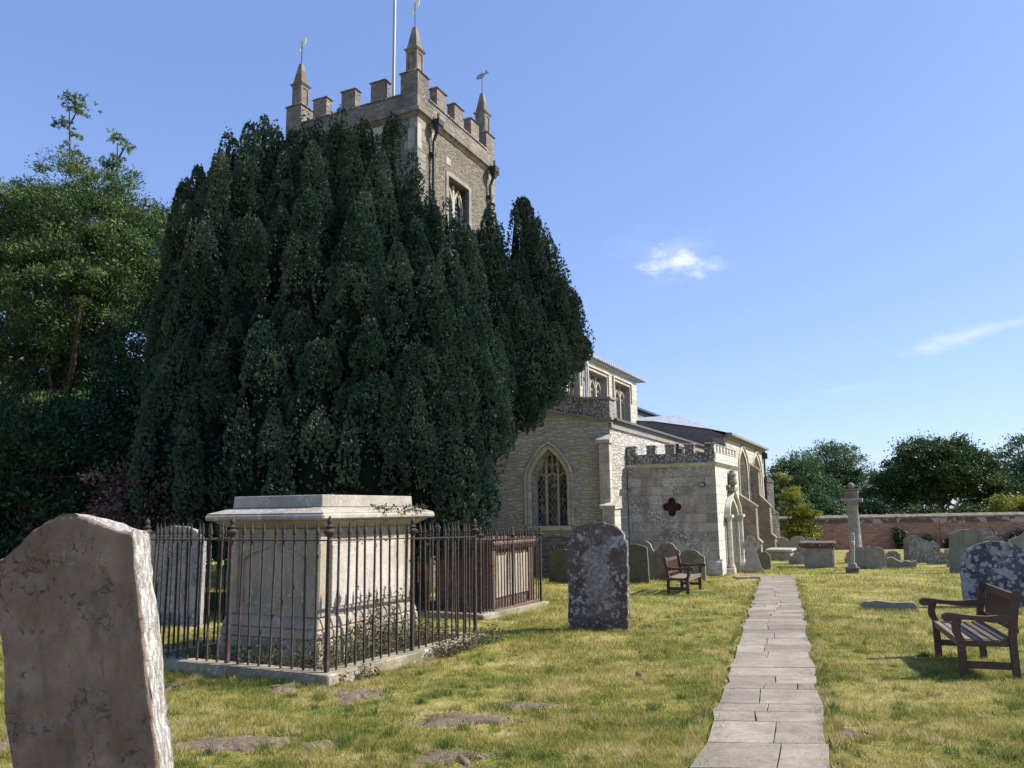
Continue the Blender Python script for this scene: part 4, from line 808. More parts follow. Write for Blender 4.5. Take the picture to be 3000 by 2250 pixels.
def headstone(name, label, pos, w, h, t, prof, mat, lean=(0, 0), az=0.0, pts=None, group=None, rough=.006, cat='gravestone', bev=.008, panel=None):
    """lean=(east-west tilt, sideways tilt) in degrees; the front faces west"""
    half = PROF.get(prof); o2 = pts if pts else [(-p[0] * w / 2, p[1] * h) for p in half] + [(p[0] * w / 2, p[1] * h) for p in reversed(half)][(1 if half[-1][0] == 0 else 0):]
    o3 = []
    for i in range(len(o2)):        # subdivide and roughen the outline
        a = Vector(o2[i]); c = Vector(o2[(i + 1) % len(o2)]); n = max(1, int((c - a).length / .09))
        for k in range(n):
            p = a.lerp(c, k / n); s = pos[0] * 7; o3.append((p.x + rough * fold((p.x * 9 + s, p.y * 9, 1)) * 2, p.y + (rough * fold((p.x * 9 + s, p.y * 9, 8)) * 2 if p.y > .05 else -.25)))
    b = MB(); b.prism(o3, 'x', -t / 2, t / 2)
    z0 = float(gh(pos[0], pos[1]))
    ob = b.build(name, mat, None, bevel=bev)
    ob.location = (pos[0], pos[1], z0); ob.rotation_euler = (Matrix.Rotation(RZ + R(az), 3, "Z") @ (Matrix.Rotation(R(lean[0]), 3, 'Y') @ Matrix.Rotation(R(lean[1]), 3, 'X'))).to_euler()
    tag(ob, label, cat, group or 'gravestones standing in the churchyard grass')
    if panel:   # faint incised lettering lines as shallow ribs
        q = MB(); rg = random.Random(int(pos[0] * 100))
        for k in range(panel):
            zz = h * (.72 - .07 * k); ww = w * rg.uniform(.22, .34); u = -ww
            while u < ww: l = rg.uniform(.015, .05); q.box(-t / 2 - .004, -t / 2 + .002, u, u + l, zz, zz + .016); u += l + .012
        q.build('lettering', G['dgrey'], ob)
    return ob
HS = headstone
HS('gravestone', 'large round-headed dark gravestone mottled with white lichen on the lawn left of the path', (1.32, 13.0), .97, 1.66, .11, 'arch', G['main'], (0, 1.0), 3, rough=.012, bev=.012)
HS('gravestone', 'plain dark stone with shallow gabled top, half hidden behind the big mottled gravestone', (1.49, 24.45), .95, 1.0, .1, 'gable', G['dgrey'], (0, .5))
HS('gravestone', 'dark slab with cambered top directly right of the big mottled gravestone', (3.54, 24.0), .88, 1.12, .1, 'camber', G['dgrey'], (0, -2))
HS('gravestone', 'narrow scroll-shouldered stone peeping out behind the cambered dark slab', (4.2, 26.0), .76, 1.2, .09, 'bell2', G['grey'], (0, -1))
HS('gravestone', 'bell-topped brown stone behind the back of the small bench', (4.82, 25.5), .80, 1.14, .1, 'bell', G['brown'], (0, -1))
HS('gravestone', 'bell-topped brown stone with small carved head, right of the small bench', (5.38, 24.7), .84, .92, .1, 'bell', G['brown'], (0, -1.5))
HS('gravestone', 'small dark rough stone with pointed top beside the trefoil cross stone', (9.53, 31.0), .45, .68, .12, 'peaked', G['dgrey'], (0, 2), rough=.015)
HS('gravestone', 'bell-topped grey stone nearest the chancel corner', (13.92, 41.9), .70, 1.05, .1, 'bell', G['grey'])
HS('gravestone', 'round-headed grey stone with yellow lichen patch near the chancel corner', (14.55, 41.6), .80, 1.12, .1, 'arch_low', G['grey'])
HS('gravestone', 'tall grey stone with low shoulders behind the brown-topped chest tomb', (15.14, 41.4), .76, 1.05, .1, 'bell', G['grey'])
HS('gravestone', 'small pale ornate stone with scrolled shoulders in front of the low table tomb', (12.2, 35.0), .78, .50, .12, 'scroll', G['silver'], (0, 1), rough=.02)
HS('stone_stub', 'low dark stone stub left of the brown-topped chest tomb', (14.08, 37.9), .26, .17, .2, 'gable', G['dgrey'])
HS('gravestone', 'wide grey stone with twin-curved top and a small central knob', (13.21, 30.3), 1.1, .84, .11, 'double', G['grey'], (0, 0))
HS('gravestone', 'small pale arched stone behind the broken slab', (15.69, 33.7), .58, .55, .1, 'bell', G['greylich'])
HS('gravestone', 'broken jagged stub of a slate-grey slab leaning in the grass', (14.38, 30.3), 1.0, .4, .1, 'gable', G['grey'], (-8, 0), pts=[(-.5, 0), (-.54, .3), (-.3, .27), (-.12, .30), (.0, .24), (.14, .33), (.28, .42), (.44, .38), (.5, .30), (.5, 0)], rough=.02)
HS('gravestone', 'tall leaning brown stone with cambered top against the garden wall', (18.44, 37.5), .88, 1.12, .1, 'camber2', G['brown'], (0, 3))
HS('gravestone', 'round-headed lichened stone leaning in front of the cambered brown one', (17.43, 34.8), .92, 1.0, .1, 'round', G['greylich'], (0, -2))
HS('gravestone', 'small ogee-topped stone showing just right of the round lichened one', (18.6, 36.0), .5, .84, .1, 'bell', G['greylich'])
HS('gravestone', 'eroded dark stone with lumpy scrolled top, left of the tall green stone', (17.3, 33.3), .80, .70, .14, 'scroll', G['greylich'], (0, -2), rough=.035)
HS('gravestone', 'narrow weathered stone squeezed against the tall green stone', (16.6, 31.0), .30, .66, .12, 'peaked', G['greylich'], (0, 2), rough=.03)
HS('gravestone', 'tall green algae-stained stone with humped top, leaning left', (14.89, 26.8), 1.04, 1.42, .1, 'hump', G['green'], (-2, 3.5), 4)
HS('gravestone', 'blotched dark-topped stone rising behind the tall green stone', (16.9, 28.9), .80, 1.40, .1, 'bell', G['greylich'], (0, 0))
HS('gravestone', 'grey round-headed stone just above the big blue-black one', (15.9, 26.9), .86, 1.18, .1, 'round', G['grey'], (0, -1))
HS('gravestone', 'huge blue-black round-headed stone blotched with pale lichen behind the right bench', (9.36, 15.8), 1.28, 1.24, .13, 'big', G['big'], (-2, 0), 6, rough=.012, bev=.015)
HS('gravestone', 'slate-grey stone with ragged wavy top at the right edge of the photo', (16.4, 25.9), 1.0, 1.32, .12, 'peaked', G['grey'], (0, 0), pts=[(-.55, 0), (-.55, 1.0), (-.48, 1.05), (-.3, 1.22), (-.12, 1.32), (.1, 1.26), (.2, 1.16), (.38, 1.13), (.52, 1.04), (.52, 0)], rough=.02)
HS('stone_stub', 'low sunken flat-topped stone in the grass left of the right bench', (7.03, 15.44), .95, .14, .12, 'gable', G['grey'], pts=[(-.5, 0), (-.48, .10), (-.42, .155), (-.2, .15), (.2, .155), (.42, .15), (.49, .09), (.5, 0)], rough=.015)
HS('gravestone', 'silver lichened round-headed stone behind the railings, next to the big chest tomb', (-6.0, 14.4), 1.12, 1.72, .12, 'arch', G['silver'], (0, 0), 12, rough=.01)
# trefoil cross stone by the porch door
tp = []
for cx, cz, a0, a1 in ((-.165, .96, 250, 120), (0, 1.17, 190, -10), (.165, .96, 60, -70)):
    for k in range(9): a = R(a0 + (a1 - a0) * k / 8); tp.append((cx + .155 * math.cos(a), cz + .15 * math.sin(a)))
tp = [(-.36, 0), (-.36, .08), (-.31, .14), (-.17, .72)] + tp + [(.17, .72), (.31, .14), (.36, .08), (.36, 0)]
x1 = HS('gravestone', 'pale stone with trefoil cross head and carved crosses, leaning by the porch door', (8.43, 28.75), .72, 1.33, .1, 'gable', G['cross'], (3, -2), 8, pts=tp, rough=.004, panel=None)
b = MB()
for cx, cz in ((-.14, .97), (0, 1.16), (.14, .97)):
    for dx, dz in ((-.035, .035), (.035, .035), (-.035, -.035), (.035, -.035)): b.lathe([(.022, -.056), (.022, -.048)], 8, (0, 0, 0)) if False else b.box(-.0535, -.049, cx + dx - .02, cx + dx + .02, cz + dz - .02, cz + dz + .02)
for k in range(9): b.box(-.053, -.049, -.13 - .012 * k * .8, .13 + .012 * k * .8, .72 - k * .062, .728 - k * .062)
b.build('carved_crosses', G['dgrey'], x1)

# near headstone: displaced solid, leaning
def near_stone():
    Wd, H, T = NW, NH, NTH; NU, NV, NT_ = 110, 170, 10
    def top(u):   # u -1 (north/left) .. 1 (south/right)
        return H - .135 * float(np.interp(abs(u), [0, .12, .24, .4, .54, .65, .75, .86, 1], [0, .04, .13, .28, .46, .62, .76, .88, 1]))
    def half(v): return Wd / 2 * (1 - .02 * math.sin(v * 3))
    vs = {}; V = []; E = []; Fs = []
    def P(u, v, t):   # t -1 front (west) .. 1 back
        z = -.25 + (top(u) + .25) * v; y = -u * half(v) ; x = t * T / 2; e = 0.0
        y += .02 * fold((0, z * 3, u * 9)) * (1 if abs(u) > .97 else 0)
        if abs(u) > .985 or v > .992: e = 1.0
        n1 = fold((y * 3, z * 3, t * 2 + 3)); n2 = fold((y * 11, z * 7, t * 3 + 9)); n3 = fold((y * 34, z * 26, t * 5))
        if t in (-1, 1): x += t * (.010 * n1 + .007 * n2 + .005 * n3); pit = noise.noise(Vector((y * 14, z * 5.5, 4.2))); x -= t * (.012 * max(0, pit - .28) * 4)
        if abs(u) == 1: y += -u * (.010 * fold((x * 8, z * 5, 2)) + .008 * fold((x * 25, z * 16, 5)))
        if v == 1: z += .008 * fold((x * 8, y * 9, 2)) + .006 * fold((x * 30, y * 26, 2))
        if abs(t) == 1 and (abs(u) == 1 or v == 1): x -= t * .008; y *= .994
        return (x, y, z), e
    def vid(i, j, k):
        key = (i, j, k)
        if key not in vs:
            p, e = P(-1 + 2 * i / NU, j / NV, -1 + 2 * k / NT_); vs[key] = len(V); V.append(p); E.append(1.0 if (0 < k < NT_) else (.45 if e else max(0, .35 * (1 - min((NU - i) / 3, i / 3, (NV - j) / 4))) ))
        return vs[key]
    for i in range(NU):
        for j in range(NV):
            for k in (0, NT_): Fs.append((vid(i, j, k), vid(i + 1, j, k), vid(i + 1, j + 1, k), vid(i, j + 1, k)))
    for k in range(NT_):
        for j in range(NV):
            for i in (0, NU): Fs.append((vid(i, j, k), vid(i, j, k + 1), vid(i, j + 1, k + 1), vid(i, j + 1, k)))
        for i in range(NU): Fs.append((vid(i, NV, k), vid(i + 1, NV, k), vid(i + 1, NV, k + 1), vid(i, NV, k + 1)))
    b = MB(); b.add(V, Fs); me = bpy.data.meshes.new('gravestone'); me.from_pydata(V, [], Fs); bm = bmesh.new(); bm.from_mesh(me); bmesh.ops.recalc_face_normals(bm, faces=bm.faces)
    for f in bm.faces: f.smooth = True
    bm.to_mesh(me); bm.free(); at = me.attributes.new('edge', 'FLOAT', 'POINT'); at.data.foreach_set('value', np.array(E, np.float32)); me.materials.append(G['near'])
    o = bpy.data.objects.new('gravestone', me); COL.objects.link(o)
    o.location = NEAR; o.rotation_euler = (Matrix.Rotation(RZ + NAZ, 3, 'Z') @ Matrix.Rotation(NL, 3, 'X')).to_euler()
    tag(o, 'tall flaking red sandstone gravestone with a white lichened edge, nearest on the left', 'gravestone', 'gravestones standing in the churchyard grass')
NEAR = (-1.552, 3.333, -0.03); NL, NW, NH, NAZ, NTH = -0.184, 0.648, 1.767, 0.277, 0.114
near_stone()

# ------------------------------------------------------------------ chest tombs
def frame(pos, az=0.0, z=None): return empty('x', (pos[0], pos[1], float(gh(pos[0], pos[1])) if z is None else z), RZ + R(az))
def named(o, n): o.name = n; return o
# big chest tomb: origin at its south-west corner
T1 = named(frame((-2.36, 9.82), 0, -.1), 'chest_tomb'); tag(T1, 'big cream stone chest tomb with overhanging moulded lid inside the near railings', 'tomb')
TL, TW = 2.06, 1.44
b = MB(); b.box(-.07, TL + .07, -.07, TW + .07, -.15, .30); b.build('base', G['curb'], T1, bevel=.02)
b = MB(); b.frust(TL / 2, TW / 2, .302, .42, TL / 2 + .07, TW / 2 + .07, TL / 2 + .06, TW / 2 + .06); b.frust(TL / 2, TW / 2, .422, .56, TL / 2 + .06, TW / 2 + .06, TL / 2 + .02, TW / 2 + .02); b.build('plinth_moulding', G['tomb'], T1, bevel=.02)
b = MB(); b.box(.0, TL, .0, TW, .56, 1.62); b.build('body', G['tomb'], T1, bevel=.008)
b = MB()
for x0, x1, z0, z1 in ((.0, .16, .57, 1.61), (TL - .16, TL, .57, 1.61)): b.box(x0 - .02, x1 + .02, -.03, .01, z0, z1)
for y0, y1 in ((.0, .14), (TW - .14, TW)): b.box(-.03, .01, y0 - .02, y1 + .02, .57, 1.61)
b.pieces('pilaster', G['tomb'], T1, bevel=.008)
b = MB(); b.box(.24, TL - .24, -.012, .01, .66, 1.42); b.build('side_panel', G['tombw'], T1, bevel=.006)
b = MB(); o = arch(.25, TW - .25, .72, 1.22, 1.4, 8); t = MB(); ring(t, o, grow(o, .035), 'x', -.02, .03); t.build('relief_panel', G['tomb'], T1, bevel=.004)
b = MB(); b.frust(TL / 2, TW / 2, 1.622, 1.72, TL / 2 + .02, TW / 2 + .02, TL / 2 + .18, TW / 2 + .18); b.frust(TL / 2, TW / 2, 1.722, 1.80, TL / 2 + .235, TW / 2 + .24, TL / 2 + .235, TW / 2 + .24); b.frust(TL / 2, TW / 2, 1.802, 1.875, TL / 2 + .235, TW / 2 + .24, TL / 2 + .02, TW / 2 + .02)
b.build('lid', G['lid'], T1, bevel=.022)
b = MB(); b.frust(TL / 2, TW / 2, 1.877, 2.03, TL / 2 - .02, TW / 2 + .01, TL / 2 - .03, TW / 2); b.build('top_slab', G['slab'], T1, bevel=.008)
# red-brown chest tomb in the second railings
T2 = named(frame((-.42, 15.35), 0, -.25), 'chest_tomb'); tag(T2, 'red-brown framed chest tomb with a pale lit side inside the farther railings', 'tomb')
L2, W2 = 1.85, 1.2
b = MB(); b.box(-.1, L2 + .1, -.1, W2 + .1, -.15, .14); b.build('base', G['tbrown'], T2, bevel=.015)
b = MB(); b.box(.05, L2 - .05, .05, W2 - .05, .14, 1.22); b.build('body', G['tbrown'], T2)
b = MB()
for x0 in (.0, L2 - .17): b.box(x0, x0 + .17, -.0, .17, .143, 1.22); b.box(x0, x0 + .17, W2 - .17, W2, .143, 1.22)
b.pieces('corner_post', G['tbrown'], T2, bevel=.01)
b = MB(); b.box(.17, L2 - .17, .02, .052, .32, 1.10); b.build('inscribed_panel', G['tomb'], T2, bevel=.004)
b = MB(); b.box(.035, .06, .17, W2 - .17, .3, 1.1); b.build('end_panel', G['tbrown'], T2, bevel=.004)
b = MB(); b.frust(L2 / 2, W2 / 2, 1.222, 1.34, L2 / 2 + .02, W2 / 2 + .02, L2 / 2 + .10, W2 / 2 + .10); b.frust(L2 / 2, W2 / 2, 1.342, 1.42, L2 / 2 + .10, W2 / 2 + .10, L2 / 2 + .05, W2 / 2 + .05); b.build('lid', G['tbrown'], T2, bevel=.012)
# slab-topped chest tomb on the right
T3 = named(frame((12.25, 31.2), 4), 'chest_tomb'); tag(T3, 'grey chest tomb with thick purple-brown overhanging slab, beside the tall headless cross', 'tomb')
b = MB(); b.frust(.85, .53, -.15, .74, .85, .55, .82, .50); b.build('body', G['grey'], T3, bevel=.015)
b = MB(); b.box(.1, 1.6, -.04, .0, -.1, .73); b.build('side_panel', G['pale'], T3, bevel=.01)
b = MB(); b.frust(.85, .56, .742, .80, .88, .58, .98, .68); b.box(-.13, 1.83, -.12, 1.24, .802, .95); b.build('slab', G['cap'], T3, bevel=.03)
T4 = named(frame((13.2, 38.8), 0), 'chest_tomb'); tag(T4, 'low table tomb with pale flat slab near the chancel corner', 'tomb')
b = MB(); b.box(0, 1.7, .05, 1.0, -.15, .42); b.build('body', G['grey'], T4, bevel=.02); b = MB(); b.box(-.1, 1.8, -.08, 1.15, .422, .53); b.build('slab', G['pale'], T4, bevel=.02)
# cross on steps, arms edge-on
X = named(frame((11.51, 27.74), -3), 'stone_cross'); X.rotation_euler = (0, R(0), RZ); tag(X, 'slender grey stone cross on two square steps, seen edge-on and leaning', 'cross')
b = MB(); b.box(-.24, .24, -.21, .21, -.1, .20); b.build('step', G['dgrey'], X, bevel=.015); b = MB(); b.frust(0, 0, .202, .33, .16, .14, .14, .12); b.build('step', G['grey'], X, bevel=.01)
b = MB(); mt = Matrix.Rotation(R(4), 4, 'X'); 
for x0, x1, y0, y1, z0, z1 in ((-.09, .09, -.055, .055, .3, 1.34), (-.28, -.093, -.054, .054, .93, 1.07), (.093, .28, -.054, .054, .93, 1.07)): b.box(x0, x1, y0, y1, z0, z1, mt)
b.build('shaft', G['cross'], X, bevel=.01)
# column with sundial block
D = named(frame((14.9, 35.4), 0), 'sundial_column'); tag(D, 'tall round stone column carrying a square sundial block and ball', 'column')
b = MB(); b.lathe([(.5, -.2), (.5, .22), (.42, .24), (.42, .42), (.36, .44)], 8, (0, 0, 0)); b.build('base', G['grey'], D, bevel=.015)
b = MB(); b.lathe([(.31, .44), (.29, .52), (.255, .6), (.25, 1.2), (.215, 2.42), (.25, 2.45), (.25, 2.5), (.22, 2.52), (.23, 2.58), (.31, 2.66)], 20); b.build('shaft', G['silver'], D, smooth=True)
b = MB(); b.box(-.43, .43, -.43, .43, 2.66, 2.78); b.build('capital', G['grey'], D, bevel=.015)
b = MB(); b.box(-.27, .27, -.27, .27, 2.782, 3.13); b.box(-.31, .31, -.31, .31, 3.132, 3.19); di = b.build('dial_block', G['brown'], D, bevel=.012)
for s in (-1, 1):
    b = MB(); b.prism([(-.23, 2.8), (-.23, 3.1), (-.42 if s < 0 else .42, 2.85)] if s < 0 else [(.23, 2.8), (.42, 2.85), (.23, 3.1)], 'x' if s < 0 else 'y', -.01, .01); b.build('gnomon', M['iron'], di)
b = MB(); b.lathe([(.0001, -.15), (.08, -.125), (.13, -.07), (.15, 0), (.13, .07), (.08, .125), (.0001, .15)], 14, (0, 0, 3.33)); b.build('ball', G['brown'], D, smooth=True)

# ------------------------------------------------------------------ railings
def spike_mb(z, s=1.0):
    b = MB(); b.lathe([(.008, z - .01), (.017 * s, z), (.017 * s, z + .012), (.011, z + .02), (.019 * s, z + .032), (.019 * s, z + .042), (.012, z + .05), (.023 * s, z + .075), (.021 * s, z + .1), (.003, z + .205 * s)], 6); return b
def finial_mb(z, s=1.0):
    b = MB(); b.lathe([(r * s, z + h * s) for r, h in ((.03, -.01), (.03, .01), (.022, .03), (.04, .05), (.064, .085), (.066, .10), (.045, .118), (.028, .13), (.044, .145), (.044, .155), (.026, .165), (.022, .18), (.032, .20), (.028, .225), (.004, .265))], 10); return b
def railing(name, label, pos, zbase, az, LE, LN, secE, secN, H, nE, nN, drop=0.0, s=1.0, curbH=.14):
    r = empty(name, (pos[0], pos[1], zbase), RZ + R(az)); tag(r, label, 'railing', 'iron railings round the chest tombs')
    c = MB()
    for x0, x1, y0, y1 in ((-.13, LE + .13, -.13, .12), (-.13, LE + .13, LN - .12, LN + .13), (-.13, .12, .12, LN - .12), (LE - .12, LE + .13, .12, LN - .12)): c.box(x0, x1, y0, y1, -.3, 0)
    for v in range(len(c.v)): p = c.v[v]; c.v[v] = (p[0], p[1], p[2] - drop * p[0] / LE)
    c.build('curb', G['curb'], r, bevel=.012)
    zt = lambda x: -drop * x / LE
    t = MB()
    for (a, d) in (((0, 0), (LE, 0)), ((LE, 0), (LE, LN)), ((LE, LN), (0, LN)), ((0, LN), (0, 0))):
        A = Vector((*a, H + zt(a[0]))); Bv = Vector((*d, H + zt(d[0]))); dv = (Bv - A); n = Vector((-dv.y, dv.x, 0)).normalized() * .016; u = Vector((0, 0, .007))
        t.add([A - n - u, A + n - u, A + n + u, A - n + u, Bv - n - u, Bv + n - u, Bv + n + u, Bv - n + u], [(0, 3, 2, 1), (4, 5, 6, 7), (0, 1, 5, 4), (1, 2, 6, 5), (2, 3, 7, 6), (3, 0, 4, 7)])
    t.build('top_rail', M['rail'], r)
    proto = {}
    def post(x, y, big):
        key = big
        if key not in proto:
            b = MB(); w = .021 * s if big else .0095 * s; b.box(-w, w, -w, w, -.05, H + (.0 if big else .0)); 
            f = finial_mb(H, s) if big else spike_mb(H, s); b.add(f.v, f.f); o = b.build('post' if big else 'bar', M['rail'], r); proto[key] = o
        else:
            o = proto[key].copy(); COL.objects.link(o); o.parent = r
        o.location = (x, y, zt(x)); 
        if not big: o.rotation_euler = (R(rg.uniform(-.8, .8)), R(rg.uniform(-.8, .8)), R(rg.uniform(0, 90) if False else 0))
    rg = random.Random(11); bars = 0
    for y in (0, LN):
        for k in range(secE):
            for q in range(nE): 
                x = LE * (k + q / nE) / secE
                if q == 0: post(x, y, True)
                else: post(x, y, False)
    for x in (LE,): post(x, 0, True); post(x, LN, True)
    for x in (0, LE):
        for k in range(secN):
            for q in range(nN):
                if k == 0 and q == 0: continue
                y = LN * (k + q / nN) / secN; post(x, y, q == 0)
    return r
railing('tomb_railing', 'rusty spear-topped iron railing on a stone curb round the big cream chest tomb', (-1.99, 8.72), .05, 0, 3.28, 2.8, 2, 2, 1.36, 10, 9, .07)
railing('tomb_railing', 'spear-topped iron railing round the red-brown chest tomb nearer the church', (-.62, 14.75), -.12, 0, 2.7, 2.2, 2, 1, 1.31, 11, 12, .06, .9)

# ------------------------------------------------------------------ benches (x = towards the front, y = along the seat)
def bench(label, pos, rz, L=1.35, z=0.0):
    r = empty('park_bench', (pos[0], pos[1], z), rz); tag(r, label, 'bench', 'wooden benches beside the path'); w = M['wood']
    dep = .54; h = L / 2
    for s in (-1, 1):
        y = s * h
        b = MB(); b.prism([(.0, 0), (.06, 0), (.065, .42), (.035, .66), (.0, .86), (-.02, .90), (-.045, .905), (-.065, .89), (-.07, .86), (-.03, .64), (-.0, .42)], 'y', y - .03, y + .03); b.build('back_leg', w, r, bevel=.006)
        b = MB(); b.prism([(dep - .065, 0), (dep, 0), (dep, .40), (dep + .035, .47), (dep + .035, .53), (dep + .015, .60), (dep - .055, .60), (dep - .035, .53), (dep - .04, .47), (dep - .07, .40)], 'y', y - .03, y + .03); b.build('front_leg', w, r, bevel=.006)
        b = MB(); b.prism([(-.02, .60), (.2, .585), (.38, .605), (.50, .61), (.58, .59), (.64, .585), (.665, .61), (.66, .65), (.62, .67), (.55, .67), (.4, .65), (.25, .645), (.1, .66), (-.02, .665)], 'y', y - .035, y + .035); b.build('armrest', w, r, bevel=.008)
        b = MB(); b.box(.0, dep - .01, y - .02, y + .02, .12, .19); b.build('stretcher', w, r, bevel=.004)
        b = MB(); b.box(.05, dep - .03, y - .022, y + .022, .345, .40); b.build('side_rail', w, r, bevel=.004)
    b = MB(); b.box(dep - .045, dep - .01, -h + .03, h - .03, .33, .405); b.build('front_rail', M['woodtop'], r, bevel=.004); b = MB(); b.box(.01, .05, -h + .03, h - .03, .34, .42); b.build('back_rail', w, r, bevel=.004)
    b = MB()
    for k in range(6): x = .06 + k * .085; zz = .422 - .02 * math.sin((k + .5) / 6 * math.pi); b.box(x, x + .062, -h + .035 if k < 5 else -h + .035, h - .035, zz - .022, zz)
    b.build('seat', M['woodtop'], r, bevel=.003)
    b = MB(); mt = Matrix.Translation((-.01, 0, .42)) @ Matrix.Rotation(R(-8), 4, 'Y')
    for z0, z1, t in ((.06, .11, .02), (.36, .44, .022)): b.box(-t, t * .8, -h + .03, h - .03, z0, z1, mt)
    n = int(L / .09)
    for k in range(n): y = -h + .06 + (L - .12) * (k + .5) / n; b.box(-.01, .01, y - .016, y + .016, .112, .358, mt)
    b.build('backrest', w, r, bevel=.002)
    return r
bench('dark weathered teak bench facing the path at the right edge, seat close to the viewer', (5.34, 9.12), R(180 - 18.5), 1.45, -.085)
bench('small dark wooden bench on the lawn in front of the porch gravestones', (4.02, 20.6), R(-18.5 - 6), 1.45, -.37)
# ------------------------------------------------------------------ garden wall
def gwall():
    r = empty('garden_wall', (26, 56, gz(56))); tag(r, 'long old red brick wall with dark tiled coping across the far side of the churchyard', 'wall')
    x0, x1 = -14.0, 34.0; z0, z1 = 2.33, 2.55; b = MB()
    b.add([(x0, 0, -.6), (x1, 0, -.6), (x1, 0, z1 - .32), (x0, 0, z0 - .32), (x0, .35, -.6), (x1, .35, -.6), (x1, .35, z1 - .32), (x0, .35, z0 - .32)], [(0, 1, 2, 3), (4, 5, 6, 7), (3, 2, 6, 7), (0, 3, 7, 4), (1, 2, 6, 5)])
    b.build('brickwork', M['brick'], r)
    b = MB(); N = 90; q = random.Random(4)
    for k in range(N):
        a, c = x0 + (x1 - x0) * k / N, x0 + (x1 - x0) * (k + 1) / N - .01; h = z0 + (z1 - z0) * k / N; j = q.uniform(-.02, .02)
        b.prism([(-.06 + j, h - .315), (.41, h - .315), (.41, h - .2), (.2, h - .02 + j), (.12, h - .02 + j), (-.09 + j, h - .2)], 'x', a, c)
    b.build('coping', G['brown'], r, bevel=.0)
    for px in (-5.5, 3.5, 12.0):
        b = MB(); b.box(px, px + .5, -.07, -.003, -.6, 1.9 + .0045 * (px + 14)); b.build('pier', M['brick'], r)
gwall()

# ------------------------------------------------------------------ foliage
def tufts(C, N, size, k=6, spread=.8, asp=.35, up=.3):
    """k pointed leaves around every centre C, pointing about N"""
    n = len(C); C = np.repeat(C, k, 0); D = np.repeat(N, k, 0) + rdir(n * k) * spread; D[:, 2] += up; D /= np.linalg.norm(D, axis=1)[:, None]
    L = (np.repeat(size, k) if np.ndim(size) else size) * RNG.uniform(.6, 1.3, n * k); L = L[:, None]; U = perp(D) * L * asp
    return C + D * L * .9, U, D * L
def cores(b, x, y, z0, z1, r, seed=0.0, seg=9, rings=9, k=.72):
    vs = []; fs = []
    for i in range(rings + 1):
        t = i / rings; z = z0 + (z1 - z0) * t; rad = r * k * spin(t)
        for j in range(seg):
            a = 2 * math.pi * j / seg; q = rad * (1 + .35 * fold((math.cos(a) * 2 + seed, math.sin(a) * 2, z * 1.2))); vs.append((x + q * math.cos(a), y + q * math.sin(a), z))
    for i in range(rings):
        for j in range(seg): fs.append((i * seg + j, i * seg + (j + 1) % seg, (i + 1) * seg + (j + 1) % seg, (i + 1) * seg + j))
    b.add(vs, fs)
def spin(t): # spire radius profile, t 0 bottom .. 1 tip
    t = np.clip(t, 0, 1); return np.where(t < .35, .55 + .45 * np.sin(t / .35 * math.pi / 2), np.clip(1 - ((t - .35) / .66), 0.02, 1) ** .8) if not isinstance(t, float) else float((.55 + .45 * math.sin(t / .35 * math.pi / 2)) if t < .35 else max(1 - ((t - .35) / .66), .02) ** .8)
def noise3(P, s, sd=0.0):     # cheap smooth noise from sines
    x, y, z = (P * s).T; return (np.sin(x * 1.7 + 1.3 * np.sin(y * 1.1 + sd) + sd) + np.sin(y * 1.9 + 1.2 * np.sin(z * 1.3 - sd)) + np.sin(z * 1.5 + 1.4 * np.sin(x * .9 + sd * 2))) / 3
